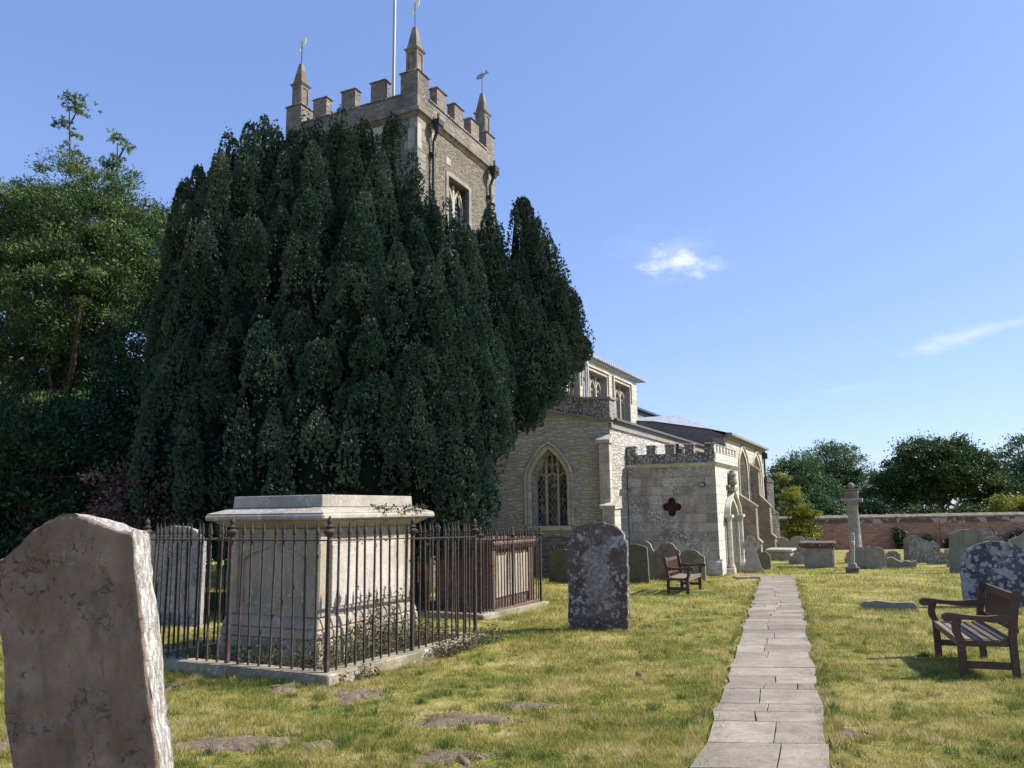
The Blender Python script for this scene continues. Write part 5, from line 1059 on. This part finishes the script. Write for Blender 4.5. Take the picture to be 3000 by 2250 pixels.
def yew(name, label, base, spires, trunks, dens=300, size=.036):
    spires = [(max(x, -.452 * y + rad * .75 * (z1 < 9.8) + .12 * math.sin(z1 * 9 + y * 5)), y, z0, z1, rad) for (x, y, z0, z1, rad) in spires]
    sat = []; g = random.Random(5)
    for (x, y, z0, z1, rad) in spires:
        if rad < .3: continue
        nsat = int(5 + (z1 - z0) * rad * 3.6)
        for k in range(nsat):
            a = g.uniform(-math.pi * 1.02, .25); zt = z1 - (z1 - z0) * .93 * g.random() ** 1.0 + .15; t = (zt - .5 - z0) / (z1 - z0); d = max(.05, rad * spin(float(max(0, min(1, t)))) * g.uniform(.75, 1.0))
            zl = zt - g.uniform(.6, 1.4); sat.append((x + d * math.cos(a), y + d * math.sin(a), max(zl, z0 - .1), max(zt, z0 + .6), g.uniform(.12, .22)))
    allsp = [(s, 0) for s in spires] + [(s, 1) for s in sat]
    r = empty(name, base); tag(r, label, 'tree', 'dark yew trees in front of the tower'); cb = MB(); Cs = []; Ns = []
    for i, ((x, y, z0, z1, rad), issat) in enumerate(allsp):
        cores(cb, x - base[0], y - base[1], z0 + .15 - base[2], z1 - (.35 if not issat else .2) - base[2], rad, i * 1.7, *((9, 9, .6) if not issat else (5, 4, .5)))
        A = 2 * math.pi * rad * (z1 - z0) * .8; n = int(A * (dens * .28 if not issat else dens * 1.5)); t = RNG.random(n) ** .95; th = RNG.uniform(-math.pi, math.pi, n)
        keep = (np.sin(th) < .35) | (RNG.random(n) < .35); t, th = t[keep], th[keep]; n = len(t)
        z = z0 + (z1 - z0) * t; rr_ = rad * spin(t); P0 = np.stack([x + rr_ * np.cos(th), y + rr_ * np.sin(th), z], 1)
        nz = noise3(P0, 4.6, i) * .5 + noise3(P0, 12.0, i + 3) * .6; rr2 = rr_ * (1 + .45 * nz) + .04; P1 = np.stack([x + rr2 * np.cos(th), y + rr2 * np.sin(th), z], 1)
        k2 = nz > -.75 + .5 * RNG.random(n); P1 = P1[k2]; th = th[k2]
        Nn = np.stack([np.cos(th), np.sin(th), np.full(len(th), .45)], 1); Cs.append(P1); Ns.append(Nn)
        # shoots at the tip
        m = 26 if not issat else 7; tz = RNG.uniform(-.9, .12, m) if not issat else RNG.uniform(-.3, .08, m); Cs.append(np.stack([x + RNG.normal(0, .045, m), y + RNG.normal(0, .045, m), z1 + tz], 1)); Ns.append(np.tile([[0, 0, 1.]], (m, 1)) + rdir(m) * .6)
    Cc = np.concatenate(Cs) - np.array(base); Nn = np.concatenate(Ns); C_, U, V = tufts(Cc, Nn, size, 6, .6, .36, .35)
    cb.build('dark_core', F['core'], r, smooth=True)
    rn = np.clip(np.repeat(.45 + .22 * noise3(Cc, 1.3) + .2 * noise3(Cc, 5.0) + .10 * RNG.normal(0, 1, len(Cc)), 6) + RNG.normal(0, .07, len(C_)), 0, 1); quads('foliage', C_, U, V, F['yew'], r, rnd=rn)
    for (x, y, h, rad) in trunks:
        b = MB(); pts = [(x - base[0] + .15 * math.sin(k * 1.3), y - base[1] + .1 * math.cos(k), -.1 + k * h / 6) for k in range(7)]; b.tube(pts, [rad * (1.25 - .12 * k) for k in range(7)], 10); b.build('trunk', M['bark'], r, smooth=True)
    return r
q = random.Random(21); sp = []
# main yew: dome of upright spires
for gx in np.arange(-4.6, 4.9, .78):
    for gy in np.arange(-3.3, 3.4, .8):
        x, y = gx + q.uniform(-.3, .3), gy + q.uniform(-.3, .3); rho = math.hypot(x / 4.5, y / 3.4)
        if rho > 1.02: continue
        env = (11.0 if x > -1.6 else 11.5) - (4.2 if x > 0 else 3.0) * max(0, rho - .25) ** 1.5 * 1.3 - 2.2 * max(0, x / 4.5) ** 2
        if y < -1.2: env -= (-y - 1.2) * 1.35
        env += q.uniform(-.7, .35); lo = .9 if rho > .55 else 3.0
        if x > 4.1 or (y < -1.5 and (int(round(gx * 10)) % 3 == 0)): continue
        if x > 3.2: lo = max(lo, 2.3 + (x - 3.2) * 1.6)
        sp.append((-4.75 + x, 19.4 + y, lo, env, q.uniform(.58, .82)))
for px, py, zt, rad, lo in ((-6.36, 19.5, 11.9, .5, 4), (-7.5, 20, 11.15, .5, 4), (-8.33, 20.5, 10.8, .32, 5), (-8.7, 20.1, 10.45, .5, 3), (-8.05, 20.3, 10.5, .35, 5), (-4.9, 19.2, 11.7, .5, 5), (-5.5, 19, 11.35, .5, 5), (-4.2, 18.7, 11.75, .5, 5), (-3.6, 19, 11.5, .5, 5), (-2.94, 19, 11.55, .45, 5), (-2.45, 19, 10.7, .45, 5), (-2.0, 19.1, 9.75, .45, 4), (-1.6, 19.3, 9.5, .45, 4), (-1.3, 19.3, 9.1, .4, 4), (-.95, 19.2, 8.6, .5, 3),
    (-9.1, 20.0, 9.6, .55, 2), (-8.9, 19.4, 8.9, .6, 2), (-8.4, 19.0, 9.7, .6, 2.5), (-7.8, 18.8, 10.2, .6, 3), (-7.2, 18.6, 10.5, .6, 3), (-6.5, 18.4, 10.7, .6, 3), (-9.0, 18.6, 7.4, .65, 1.5), (-8.2, 17.9, 8.2, .65, 2),
    (-6.75, 19.3, 11.35, .3, 7), (-6.0, 19.1, 11.55, .32, 7), (-5.2, 19, 11.75, .3, 7), (-4.45, 18.9, 11.65, .3, 7), (-3.75, 18.8, 11.55, .3, 7), (-7.15, 19.9, 11.1, .28, 7), (-3.3, 18.9, 11.1, .3, 7), (-2.3, 18.8, 10.2, .3, 6), (-1.85, 18.9, 9.2, .3, 6), (-1.1, 19, 8.6, .3, 5),
    (-1.6, 16.4, 6.9, .7, .9), (-.95, 16.6, 6.45, .62, 1.0), (-2.4, 16.3, 7.3, .7, .9), (-.72, 16.9, 5.6, .5, 2.0), (-.6, 17.4, 5.2, .5, 2.8), (-.65, 17.7, 6.3, .5, 3.0), (-1.9, 15.9, 5.2, .7, .8), (-1.2, 16.0, 4.6, .62, .9), (-2.9, 15.8, 5.6, .75, .8), (-3.8, 15.6, 5.0, .8, .8), (-4.9, 15.6, 5.4, .8, .9), (-6.0, 15.9, 5.2, .8, .9), (-7.0, 16.4, 5.4, .8, 1.0), (-7.9, 17.0, 5.6, .8, 1.2), (-8.5, 17.8, 6.4, .7, 1.4), (-8.7, 18.8, 8.0, .65, 1.5),
    (-3.3, 16.2, 8.2, .7, 2), (-4.4, 16.3, 8.4, .7, 2), (-5.6, 16.4, 7.9, .75, 2), (-6.7, 16.8, 8.1, .7, 2), (-7.6, 17.6, 8.8, .65, 2), (-1.4, 17.4, 7.9, .6, 2)):
    sp.append((px, py, lo, zt, rad))
yew('yew_tree', 'huge dark yew of crowded upright spires hiding most of the tower', (-4.75, 19.4, -.33), sp, [(-4.8, 19.3, 7, .42), (-3.4, 18.6, 6, .3), (-6.2, 19.0, 6, .3), (-2.2, 18.3, 5, .22)])
sp = []
for px, py, zt, rad, lo in ((.55, 21.9, 10.35, .26, 8), (.8, 21.9, 10.0, .24, 7.5), (1.05, 22, 9.75, .24, 7), (.15, 22, 10.5, .22, 8), (1.35, 22, 9.1, .24, 6.5), (1.62, 22, 8.5, .22, 6), (1.85, 22.1, 7.7, .22, 6), (.39, 22, 10.55, .5, 3.6), (.15, 21.6, 10.1, .5, 3.3), (.7, 21.8, 9.9, .55, 3.6), (1.0, 22.1, 9.4, .5, 4.0), (1.5, 22, 8.75, .42, 4.6), (1.7, 22.2, 7.9, .42, 4.8), (1.3, 21.7, 8.2, .5, 4.2), (-.52, 21, 10.1, .42, 3), (-.3, 21.3, 9.6, .5, 2.9), (-.8, 21.4, 9.4, .5, 3), (.2, 21.1, 7.9, .55, 2.9), (.7, 21.2, 7.4, .55, 3.5), (.0, 20.9, 6.4, .5, 2.7), (.5, 20.9, 5.9, .5, 3.0), (1.1, 21.3, 6.8, .5, 3.9), (1.55, 21.7, 6.6, .42, 4.4), (-.4, 20.7, 7.2, .55, 2.7), (-.3, 20.4, 5.4, .42, 2.6), (2.15, 22, 6.85, .2, 5.75), (1.95, 22, 6.1, .3, 4.9)):
    sp.append((px, py, max(lo, 3.75 + 1.1 * px), zt, rad))
yew('yew_tree', 'slimmer yew to the right with a ragged skirt overhanging the aisle gable', (.1, 22.0, -.4), sp, [(-1.5, 22.0, 5, .25)])

def tree(name, label, base, trunk_h, trunk_r, ells, nclump, leaves, rc, size, mat, cat='tree', group='trees around the churchyard', limbs=10, asp=.5, flat=.7, shell=.55, up=.0, seed=0, droop=False, lean=(0, 0), bark=True, halfmin=-1.0):
    r = empty(name, base); tag(r, label, cat, group); g = np.random.default_rng(100 + seed)
    E_ = np.array(ells, float); w = E_[:, 3] * E_[:, 4] * E_[:, 5]; w = w / w.sum(); idx = g.choice(len(E_), nclump, p=w); d = g.normal(size=(nclump, 3)); d /= np.linalg.norm(d, axis=1)[:, None]
    d[:, 2] = np.where(d[:, 2] < halfmin, -d[:, 2], d[:, 2]); rad = g.uniform(shell, 1.03, nclump) ** .8; CC = E_[idx, :3] + d * rad[:, None] * E_[idx, 3:6]
    n = nclump * leaves; off = g.normal(size=(n, 3)) * np.array([1, 1, flat]) * rc * np.repeat(g.uniform(.6, 1.35, nclump), leaves)[:, None] * .6
    P = np.repeat(CC, leaves, 0) + off; out_ = np.repeat(d, leaves, 0)
    if droop: out_ = out_ * 1.0; out_[:, 2] = .15 + .3 * g.normal(size=n)
    D = out_ * .8 + g.normal(size=(n, 3)) * .6; D[:, 2] += up; D /= np.linalg.norm(D, axis=1)[:, None]; L = (size * g.uniform(.55, 1.35, n))[:, None]; cr = np.cross(D, g.normal(size=(n, 3))); cr /= np.linalg.norm(cr, axis=1)[:, None] + 1e-9
    rn = np.clip(np.repeat(g.uniform(.15, .85, nclump), leaves) + g.normal(0, .14, n), 0, 1)
    quads('crown', P, cr * L * asp, D * L, mat, r, rnd=rn)
    if bark:
        b = MB(); lx, ly = lean; top = Vector((lx * trunk_h, ly * trunk_h, trunk_h)); pts = [Vector((lx * trunk_h * k / 7 + .12 * math.sin(k * 1.1 + seed), ly * trunk_h * k / 7, -.2 + trunk_h * k / 7)) for k in range(8)]; b.tube(pts, [trunk_r * (1.2 - .13 * k) for k in range(8)], 9)
        for k in range(limbs):
            c = Vector(CC[k % nclump]); t = .35 + .6 * ((k * .37) % 1); s_ = pts[min(7, int(t * 7))]; m = s_.lerp(c, .5) + Vector((0, 0, -.1 * (c - s_).length)) * .3; b.tube([s_, m, c], [trunk_r * .42, trunk_r * .28, trunk_r * .08], 6)
            m2 = m.lerp(c, .3); c2 = Vector(CC[(k * 3 + 1) % nclump]); 
            if (c2 - m2).length < 3.5: b.tube([m2, c2], [trunk_r * .18, trunk_r * .05], 5)
        b.build('trunk', M['bark'], r, smooth=True)
    return r
# left: feathery cypress with bare leaders
tree('cypress_tree', 'tall feathery green cypress at the left with thin bare leaders on top', (-13.6, 24.2, -.45), 12.0, .32, [(0, 0, 11.4, 2.4, 2.2, 2.1), (-2.4, 0, 10.6, 2.1, 2.0, 2.0), (1.9, .2, 10.2, 1.8, 1.7, 2.1), (.4, -.4, 8.9, 2.8, 2.2, 1.9), (-1.4, -.2, 6.6, 2.6, 2.0, 1.8), (1.2, .6, 6.0, 2.0, 1.8, 1.6), (-2.8, 0, 4.0, 2.3, 2, 1.8), (2.2, .8, 3.4, 1.4, 1.6, 1.2)], 1500, 190, .34, .064, F['cyp'], limbs=60, asp=.28, flat=.6, shell=.3, up=.3, seed=1, droop=True)
r = bpy.data.objects['cypress_tree']; b = MB()
lead = [((-.55, 0, 13.0), (-.75, 0, 15.4)), ((-.75, 0, 14.6), (-.45, .1, 15.5)), ((1.0, 0, 12.6), (.9, 0, 14.1)), ((.95, 0, 13.5), (1.25, 0, 14.2))]
for a, c in lead: b.tube([a, c], [.035, .015], 5)
b.pieces('leader', M['bark'], r)
tc_ = []
for (cx, cz, rx, rz_, m) in ((-.55, 15.55, .42, .22, 60), (-.35, 15.2, .3, .12, 25), (-1.0, 14.85, .28, .12, 26), (-.35, 14.35, .22, .1, 16), (-.6, 13.9, .3, .15, 24), (.9, 14.25, .28, .12, 24), (1.25, 13.95, .22, .15, 20), (.9, 13.5, .3, .2, 24), (-.2, 13.4, .4, .25, 30)):
    tc_.append(np.stack([RNG.normal(cx, rx * .5, m), RNG.normal(0, .2, m), RNG.normal(cz, rz_ * .5, m)], 1))
tc_ = np.concatenate(tc_); C_, U, V = tufts(tc_, np.tile([[0, 0, .3]], (len(tc_), 1)), .055, 12, 1.0, .3, .0); quads('leader_sprays', C_, U, V, F['cyp'], r)
tree('cypress_tree', 'second cypress cut off by the left edge of the photo', (-18.8, 25.5, -.45), 10.5, .3, [(0, 0, 9.6, 2.6, 2.2, 2.4), (.6, -.4, 6.6, 2.8, 2.2, 2.4), (.4, 0, 3.2, 2.8, 2.2, 2.2)], 420, 160, .45, .085, F['cyp'], limbs=30, asp=.32, flat=.45, shell=.4, up=.15, seed=2, droop=True)
E4 = [('dark evergreen shrub mass at the lower left edge', (-11.0, 18.2), [(0, 0, 2.3, 2.3, 1.5, 2.4)], 3), ('dark evergreen rising between the cypress trunk and the yew', (-10.2, 21.0), [(0, 0, 3.0, 1.9, 1.5, 3.2), (.2, 0, 6.2, 1.1, 1.0, 1.7)], 4), ('dark evergreen behind the red sandstone gravestone', (-13.8, 20.0), [(0, 0, 2.2, 2.1, 1.4, 2.6), (-.4, 0, 4.3, 1.4, 1.2, 1.4)], 5)]
for lb, (x, y), el, sd_ in E4:
    tree('evergreen_shrub', lb, (x, y, gz(y)), 2.6, .14, el, 200, 150, .5, .065, F['darkev'], 'shrub', 'dark evergreens on the left', limbs=16, asp=.4, shell=.5, seed=sd_)
for k, (x, y, h, w_, lb) in enumerate(((-27, 41, 8.5, 4.2, 'leftmost'), (-19.5, 43, 8.0, 4.2, 'middle'), (-12.5, 40, 6.6, 3.6, 'rightmost'))):
    tree('backdrop_tree', lb + ' of the dim broadleaf trees glimpsed behind the cypress and yew', (x, y, gz(y)), h * .6, .25, [(0, 0, h * .62, w_, 3, h * .36), (0, 0, h * .28, w_ * .9, 2.6, h * .28)], 170, 60, .9, .26, F['ash' if k == 2 else 'darkev'], limbs=14, shell=.4, seed=10 + k)
tree('purple_shrub', 'purple-leaved shrub with glinting leaves behind the railings', (-7.5, 16.2, -.26), 1.9, .06, [(0, 0, 2.2, 1.25, .7, 1.05), (.5, -.2, 1.3, 1.0, .6, .9)], 130, 60, .26, .045, F['purple'], 'shrub', 'shrubs beside the yew', limbs=24, asp=.5, shell=.3, seed=6)
# right: trees beyond the wall
FT = [('oak_tree', 'broad dark oak beyond the brick wall, the biggest crown on the right', (42.5, 80), [(0, 0, 6.6, 4.6, 4, 3.2), (-3.5, 0, 4.4, 3.2, 3, 3.2), (3.4, 0, 5.6, 3.4, 3, 3.0), (1.2, 0, 8.3, 2.6, 2.4, 1.7), (-1.8, 0, 7.8, 2.4, 2.2, 1.6), (-5.4, 0, 2.8, 2.4, 2.4, 2.4), (5.4, 0, 3.4, 2.6, 2.4, 2.8)], 620, 130, .7, .13, 'oak', 7, 24),
      ('ash_tree', 'pale airy round-crowned tree beyond the left end of the brick wall', (33.9, 85), [(0, 0, 7.4, 3.2, 3, 2.6), (-1.0, 0, 5.4, 3.0, 2.6, 2.2), (2.8, 0, 5.2, 2.4, 2.4, 2.2), (4.6, 0, 4.6, 1.9, 2, 2.0), (4.2, 0, 2.4, 2.4, 2, 2.2)], 360, 120, .6, .11, 'ash', 8, 30),
      ('ash_tree', 'lighter green tree showing just past the chancel corner', (28.6, 80), [(0, 0, 5.4, 2.8, 2.5, 3.2), (-1.6, 0, 3.6, 2.4, 2.4, 3.2), (2.2, 0, 3.6, 2.2, 2.4, 2.4)], 280, 120, .75, .12, 'ash', 9, 16),
      ('oak_tree', 'dark tree cut off by the right edge of the photo', (53.6, 83), [(0, 0, 5.6, 3.6, 3, 4.2), (-3.0, 0, 3.4, 2.6, 2.4, 3.0), (3, 0, 4, 3, 3, 3)], 320, 120, .8, .13, 'ash', 10, 16)]
for nm, lb, (x, y), el, nc, lv, rc, sz, mt_, sd_, lm in FT: tree(nm, lb, (x, y, -1.35), 5.0, .32, el, nc, lv, rc, sz, F[mt_], group='trees beyond the brick wall', limbs=lm, shell=.35, seed=sd_)
for k, (x, y, w_, h, m_, lb) in enumerate(((29.5, 68, 3.4, 3.7, 'darkev', 'rounded dark bush in shade beyond the left end of the wall'), (33.5, 66, 2.2, 2.9, 'oak', 'dark bush beyond the wall behind the sundial column'), (36.5, 63.5, 1.5, 2.0, 'ash', 'small bright bush topping the wall just right of the column'), (24.5, 66, 2.8, 4.4, 'ash', 'green bush filling the gap beside the chancel'), (41.5, 66, 3.2, 2.4, 'oak', 'dark undergrowth beyond the wall under the oak'), (38.8, 68.5, 2.0, 2.9, 'oak', 'dark bush filling the foot of the oak beyond the yellow-green bush'), (48.5, 67, 2.8, 2.6, 'ash', 'green bush beyond the wall at the right edge'))):
    tree('bush', lb, (x, y, -1.35), 1.4, .1, [(0, 0, h * .52, w_, 1.4, h * .5)], 130, 110, .55, .11, F[m_], 'bush', 'bushes beyond the brick wall', limbs=10, shell=.4, seed=20 + k)
tree('yellow_bush', 'yellow-green bush peeping over the brick wall on the right', (37.6, 60.5, -1.3), 1.6, .08, [(0, 0, 2.6, 1.9, 1.0, 1.35), (1.5, 0, 2.2, 1.4, .9, 1.0), (-1.4, 0, 2.3, .9, .8, .5)], 90, 90, .38, .085, F['yellow'], 'bush', 'bushes beyond the brick wall', limbs=14, shell=.4, seed=31)
tree('yellow_bush', 'golden layered bush growing against the end of the chancel', (18.9, 53.4, -1.1), 2.4, .09, [(-.4, 0, 3.5, .85, .8, .7), (-.1, 0, 2.4, 1.4, .9, .7), (-.1, 0, 1.3, 1.2, .9, .8), (-.9, 0, 4.7, .4, .5, .4)], 150, 110, .30, .07, F['yellow'], 'bush', 'shrubs against the church', limbs=24, flat=.35, shell=.3, seed=32, asp=.5)
for k, (x, h, w_) in enumerate(((20.3, 1.9, .9), (26.6, 1.6, .5), (28.2, .8, .9), (30.2, .7, .8), (32.9, .95, 1.0), (34.6, 1.2, .5), (37.3, 2.1, .55), (39.6, 1.1, .9), (41.6, .7, .9))):
    lbs = ['at the wall\'s left end beside the golden bush', 'tall dark clump left of the sundial column', 'low clump just right of the sundial column', 'low clump behind the twin-topped gravestone', 'spreading clump behind the broken slab', 'narrow clump left of the leaning brown stone', 'tall tapering ivy up the middle of the brick wall', 'low growth left of the tall green stone', 'low growth behind the tall green stone']
    tree('ivy_clump', 'dark ivy: ' + lbs[k], (x, 55.7, -1.24), .5, .03, [(0, 0, h * .45, w_, .25, h * .55)], 26, 60, .22, .09, F['ivy'], 'ivy', 'ivy growing on the brick wall', limbs=4, shell=.2, seed=40 + k)
# ------------------------------------------------------------------ weeds, grass
def weeds():
    Cs = []; Ns = []
    E2 = np.array([EV.x, EV.y, 0]); N2 = np.array([NV.x, NV.y, 0])
    st = []; 
    for (ox, oy, e0, e1, n0, n1, cnt, h) in ((-1.99, 8.72, .2, 3.1, .12, .62, 260, .42), (-1.99, 8.72, 0.15, .6, .3, 2.4, 110, .3), (-1.99, 8.72, 1.4, 2.3, .35, .65, 60, .85), (-.62, 14.75, .1, 2.5, .1, .4, 60, .25), (-1.99, 8.72, 1.8, 3.5, -.35, -.14, 130, .25), (-1.99, 8.72, .0, .6, -.3, -.14, 20, .15)):
        a = RNG.uniform(e0, e1, cnt); c = RNG.uniform(n0, n1, cnt); x = ox + E2[0] * a + N2[0] * c; y = oy + E2[1] * a + N2[1] * c; hh = h * RNG.uniform(.3, 1.1, cnt)
        st.append(np.stack([x, y, gh(x, y), hh], 1))
    st = np.concatenate(st); P = []; U = []; V = []; rn = []
    for (x, y, z, h) in st:
        lx, ly = RNG.normal(0, .18, 2); top = np.array([lx * h, ly * h, h]); P.append([x + top[0] / 2, y + top[1] / 2, z + h / 2]); U.append([.0022, .0022, 0]); V.append(top / 2); rn.append(.8)
        m = int(5 + h * 22)
        for t_ in RNG.uniform(.15, 1, m): d = RNG.normal(size=3); d[2] = abs(d[2]) * .6; d /= np.linalg.norm(d); s_ = RNG.uniform(.012, .03); u_ = np.cross(d, RNG.normal(size=3)); u_ /= np.linalg.norm(u_); P.append([x + top[0] * t_ + d[0] * s_, y + top[1] * t_ + d[1] * s_, z + h * t_ + d[2] * s_]); U.append(u_ * s_ * .45); V.append(d * s_); rn.append(RNG.uniform(.1, 1))
    P, U, V = map(np.array, (P, U, V)); o = quads('weeds', P, U, V, F['weed'], None, rnd=np.array(rn)); tag(o, 'dry weeds and green sprigs growing round the railed tombs', 'weeds', kind='stuff')
weeds()
def creeper():
    n = 110; t = RNG.random(n); E2 = np.array([EV.x, EV.y, 0]); N2 = np.array([NV.x, NV.y, 0]); a = .9 + 1.3 * t; P = np.array([-2.36, 9.82, -.1]) + E2 * a[:, None] + N2 * (-.30 + .26 * RNG.random(n))[:, None]; P[:, 2] += np.where(RNG.random(n) < .75, 1.80 + .1 * RNG.random(n), 1.80 - .5 * RNG.random(n) ** 2)
    C_, U, V = tufts(P, np.tile([[0, -.3, .2]], (n, 1)), .022, 4, 1., .5, 0); o = quads('creeper', C_, U, V, F['weed'], None); tag(o, 'dry creeper stems trailing over the lid of the big chest tomb', 'creeper', kind='stuff')
creeper()
def grass(n, y0, y1, name, hmul=1.0, green=False):
    u = RNG.random(n); Yg = 1 / (1 / y0 + u * (1 / y1 - 1 / y0)) if y1 > y0 * 1.01 else np.full(n, y0)
    X_ = RNG.uniform(-.70, .70, n) * Yg * 1.04 + RNG.normal(0, .02, n); ok = ~inpath(X_, Yg, .015)
    edge = inpath(X_, Yg, .16)
    for (sx, sy, rx, ry, hh) in SOIL: d = ((X_ - sx) / rx) ** 2 + ((Yg - sy) / ry) ** 2; ok &= RNG.random(n) < np.clip((d - .2) / 1.3, .10, 1) ** 1.2
    dx, dy = X_ - CO.x, Yg - CO.y; ee = dx * EV.x + dy * EV.y; nn = dx * NV.x + dy * NV.y
    ok &= ~((ee > -1.7) & (nn > 3.1)) & ~((ee > 0) & (ee < 4.2) & (nn > 0)) & ~((ee > 13.4) & (nn > 2.1)) & (Yg < 55.9)
    for (px, py, le, ln) in ((-1.99, 8.72, 3.28, 2.8), (-.62, 14.75, 2.7, 2.2)):
        ax, ay = X_ - px, Yg - py; a = ax * EV.x + ay * EV.y; c = ax * NV.x + ay * NV.y; ok &= ~((a > -.13) & (a < le + .13) & (c > -.13) & (c < ln + .13))
    pn = noise3(np.stack([X_, Yg, X_ * 0], 1), 1.6) * .5 + noise3(np.stack([X_, Yg, X_ * 0 + 5], 1), 4.3) * .5; ok &= RNG.random(n) < np.clip(.72 + .75 * pn, .15, 1)
    X_, Yg, edge, pn = X_[ok], Yg[ok], edge[ok], pn[ok]; m = len(X_); sc = np.clip(Yg / 9, .75, 3.2) ** .75
    H = (.026 + .020 * RNG.random(m)) * (1 + .85 * np.clip(pn, -.9, 1)) * sc * hmul; Z = gh(X_, Yg)
    lean = RNG.normal(0, .62, (m, 2)) * H[:, None]; V = np.stack([lean[:, 0], lean[:, 1], H], 1); a = RNG.uniform(0, math.pi, m); wd = .0028 * sc * RNG.uniform(.7, 1.5, m)
    U = np.stack([np.cos(a) * wd, np.sin(a) * wd * .5, a * 0], 1); C_ = np.stack([X_, Yg, Z - .004], 1)
    o = quads(name, C_, U, V, M['grass'], None, tri=True, rnd=np.clip(RNG.random(m) * .8 + .2 * edge, 0, 1)); tag(o, 'short dry summer lawn with straw and green patches across the churchyard', 'grass', kind='stuff'); return o
grass(900000, 4.4, 54.0, 'grass')
def tussocks():
    n0 = 420; x0 = []; y0_ = []
    spots = [(s[0], s[1], s[2] * 1.15, s[3] * 1.15) for s in SOIL]
    for (sx, sy, rx, ry) in spots:
        for k in range(14): a = RNG.uniform(0, 2 * math.pi); x0.append(sx + rx * math.cos(a)); y0_.append(sy + ry * math.sin(a))
    for k in range(1600): Yk = 5 + 10 * RNG.random() ** 1.3; x0.append(RNG.uniform(-.6, .62) * Yk); y0_.append(Yk)
    for k in range(950):   # ragged verge along both sides of the path
        Yk = 5 + 20 * RNG.random() ** 1.8; s_ = RNG.random() < .5; x0.append((pl(Yk) - RNG.uniform(-.07, .12)) if s_ else (pr(Yk) + RNG.uniform(-.07, .12))); y0_.append(Yk)
    for k in range(60): a = RNG.uniform(-.1, 3.5); x0.append(-1.99 + EV.x * a - NV.x * .2); y0_.append(8.72 + EV.y * a - NV.y * .2)
    for k in range(60): a = RNG.uniform(-.1, 2.8); x0.append(-1.99 + NV.x * a - EV.x * .2); y0_.append(8.72 + NV.y * a - EV.y * .2)
    for (px, py, w_) in ((1.32, 12.93, .5), (-1.6, 3.3, .5), (9.36, 15.75, .65), (14.89, 26.7, .5), (13.2, 30.2, .5), (1.49, 24.4, .45), (3.54, 23.9, .45), (7.03, 15.38, .5), (14.4, 30.2, .5), (8.43, 28.7, .4), (12.25, 31.2, .8)):
        for k in range(26): a = RNG.uniform(-w_, w_); x0.append(px + NV.x * a - EV.x * .07); y0_.append(py + NV.y * a - EV.y * .07)
    for k in range(50): a = RNG.uniform(0, 4.2); x0.append(CO.x + EV.x * a + .1); y0_.append(CO.y + EV.y * a - .1)
    for k in range(50): a = RNG.uniform(0, 3); x0.append(CO.x + NV.x * a - EV.x * .1); y0_.append(CO.y + NV.y * a - EV.y * .1)
    x0, y0_ = np.array(x0), np.array(y0_); kk = ~inpath(x0, y0_, -.075); x0, y0_ = x0[kk], y0_[kk]; k = 50; X_ = np.repeat(x0, k) + RNG.normal(0, .03, len(x0) * k); Yg = np.repeat(y0_, k) + RNG.normal(0, .03, len(x0) * k); m = len(X_)
    H = np.repeat(RNG.uniform(.02, .085, len(x0)) ** 1.0, k) * RNG.uniform(.6, 1.2, m); lean = RNG.normal(0, .45, (m, 2)) * H[:, None]; a = RNG.uniform(0, math.pi, m)
    o = quads('grass_tufts', np.stack([X_, Yg, gh(X_, Yg) - .004], 1), np.stack([np.cos(a) * .0035, np.sin(a) * .002, a * 0], 1), np.stack([lean[:, 0], lean[:, 1], H], 1), M['grass'], None, tri=True, rnd=np.clip(np.repeat(RNG.random(len(x0)), k) * 1.1 - .1 + RNG.normal(0, .1, m), 0, 1)); tag(o, 'longer green grass tufts round the molehills, kerbs and path edges', 'grass', kind='stuff')
tussocks()
b = MB(); b.lathe([(.001, -.01), (.035, 0), (.045, .02), (.03, .045), (.001, .055)], 8); o = b.build('earth_clod', M['soil'], None, smooth=True); o.location = (1.34, 9.04, float(gh(1.34, 9.04))); tag(o, 'small dark clod of earth lying alone on the lawn left of the path', 'clod')
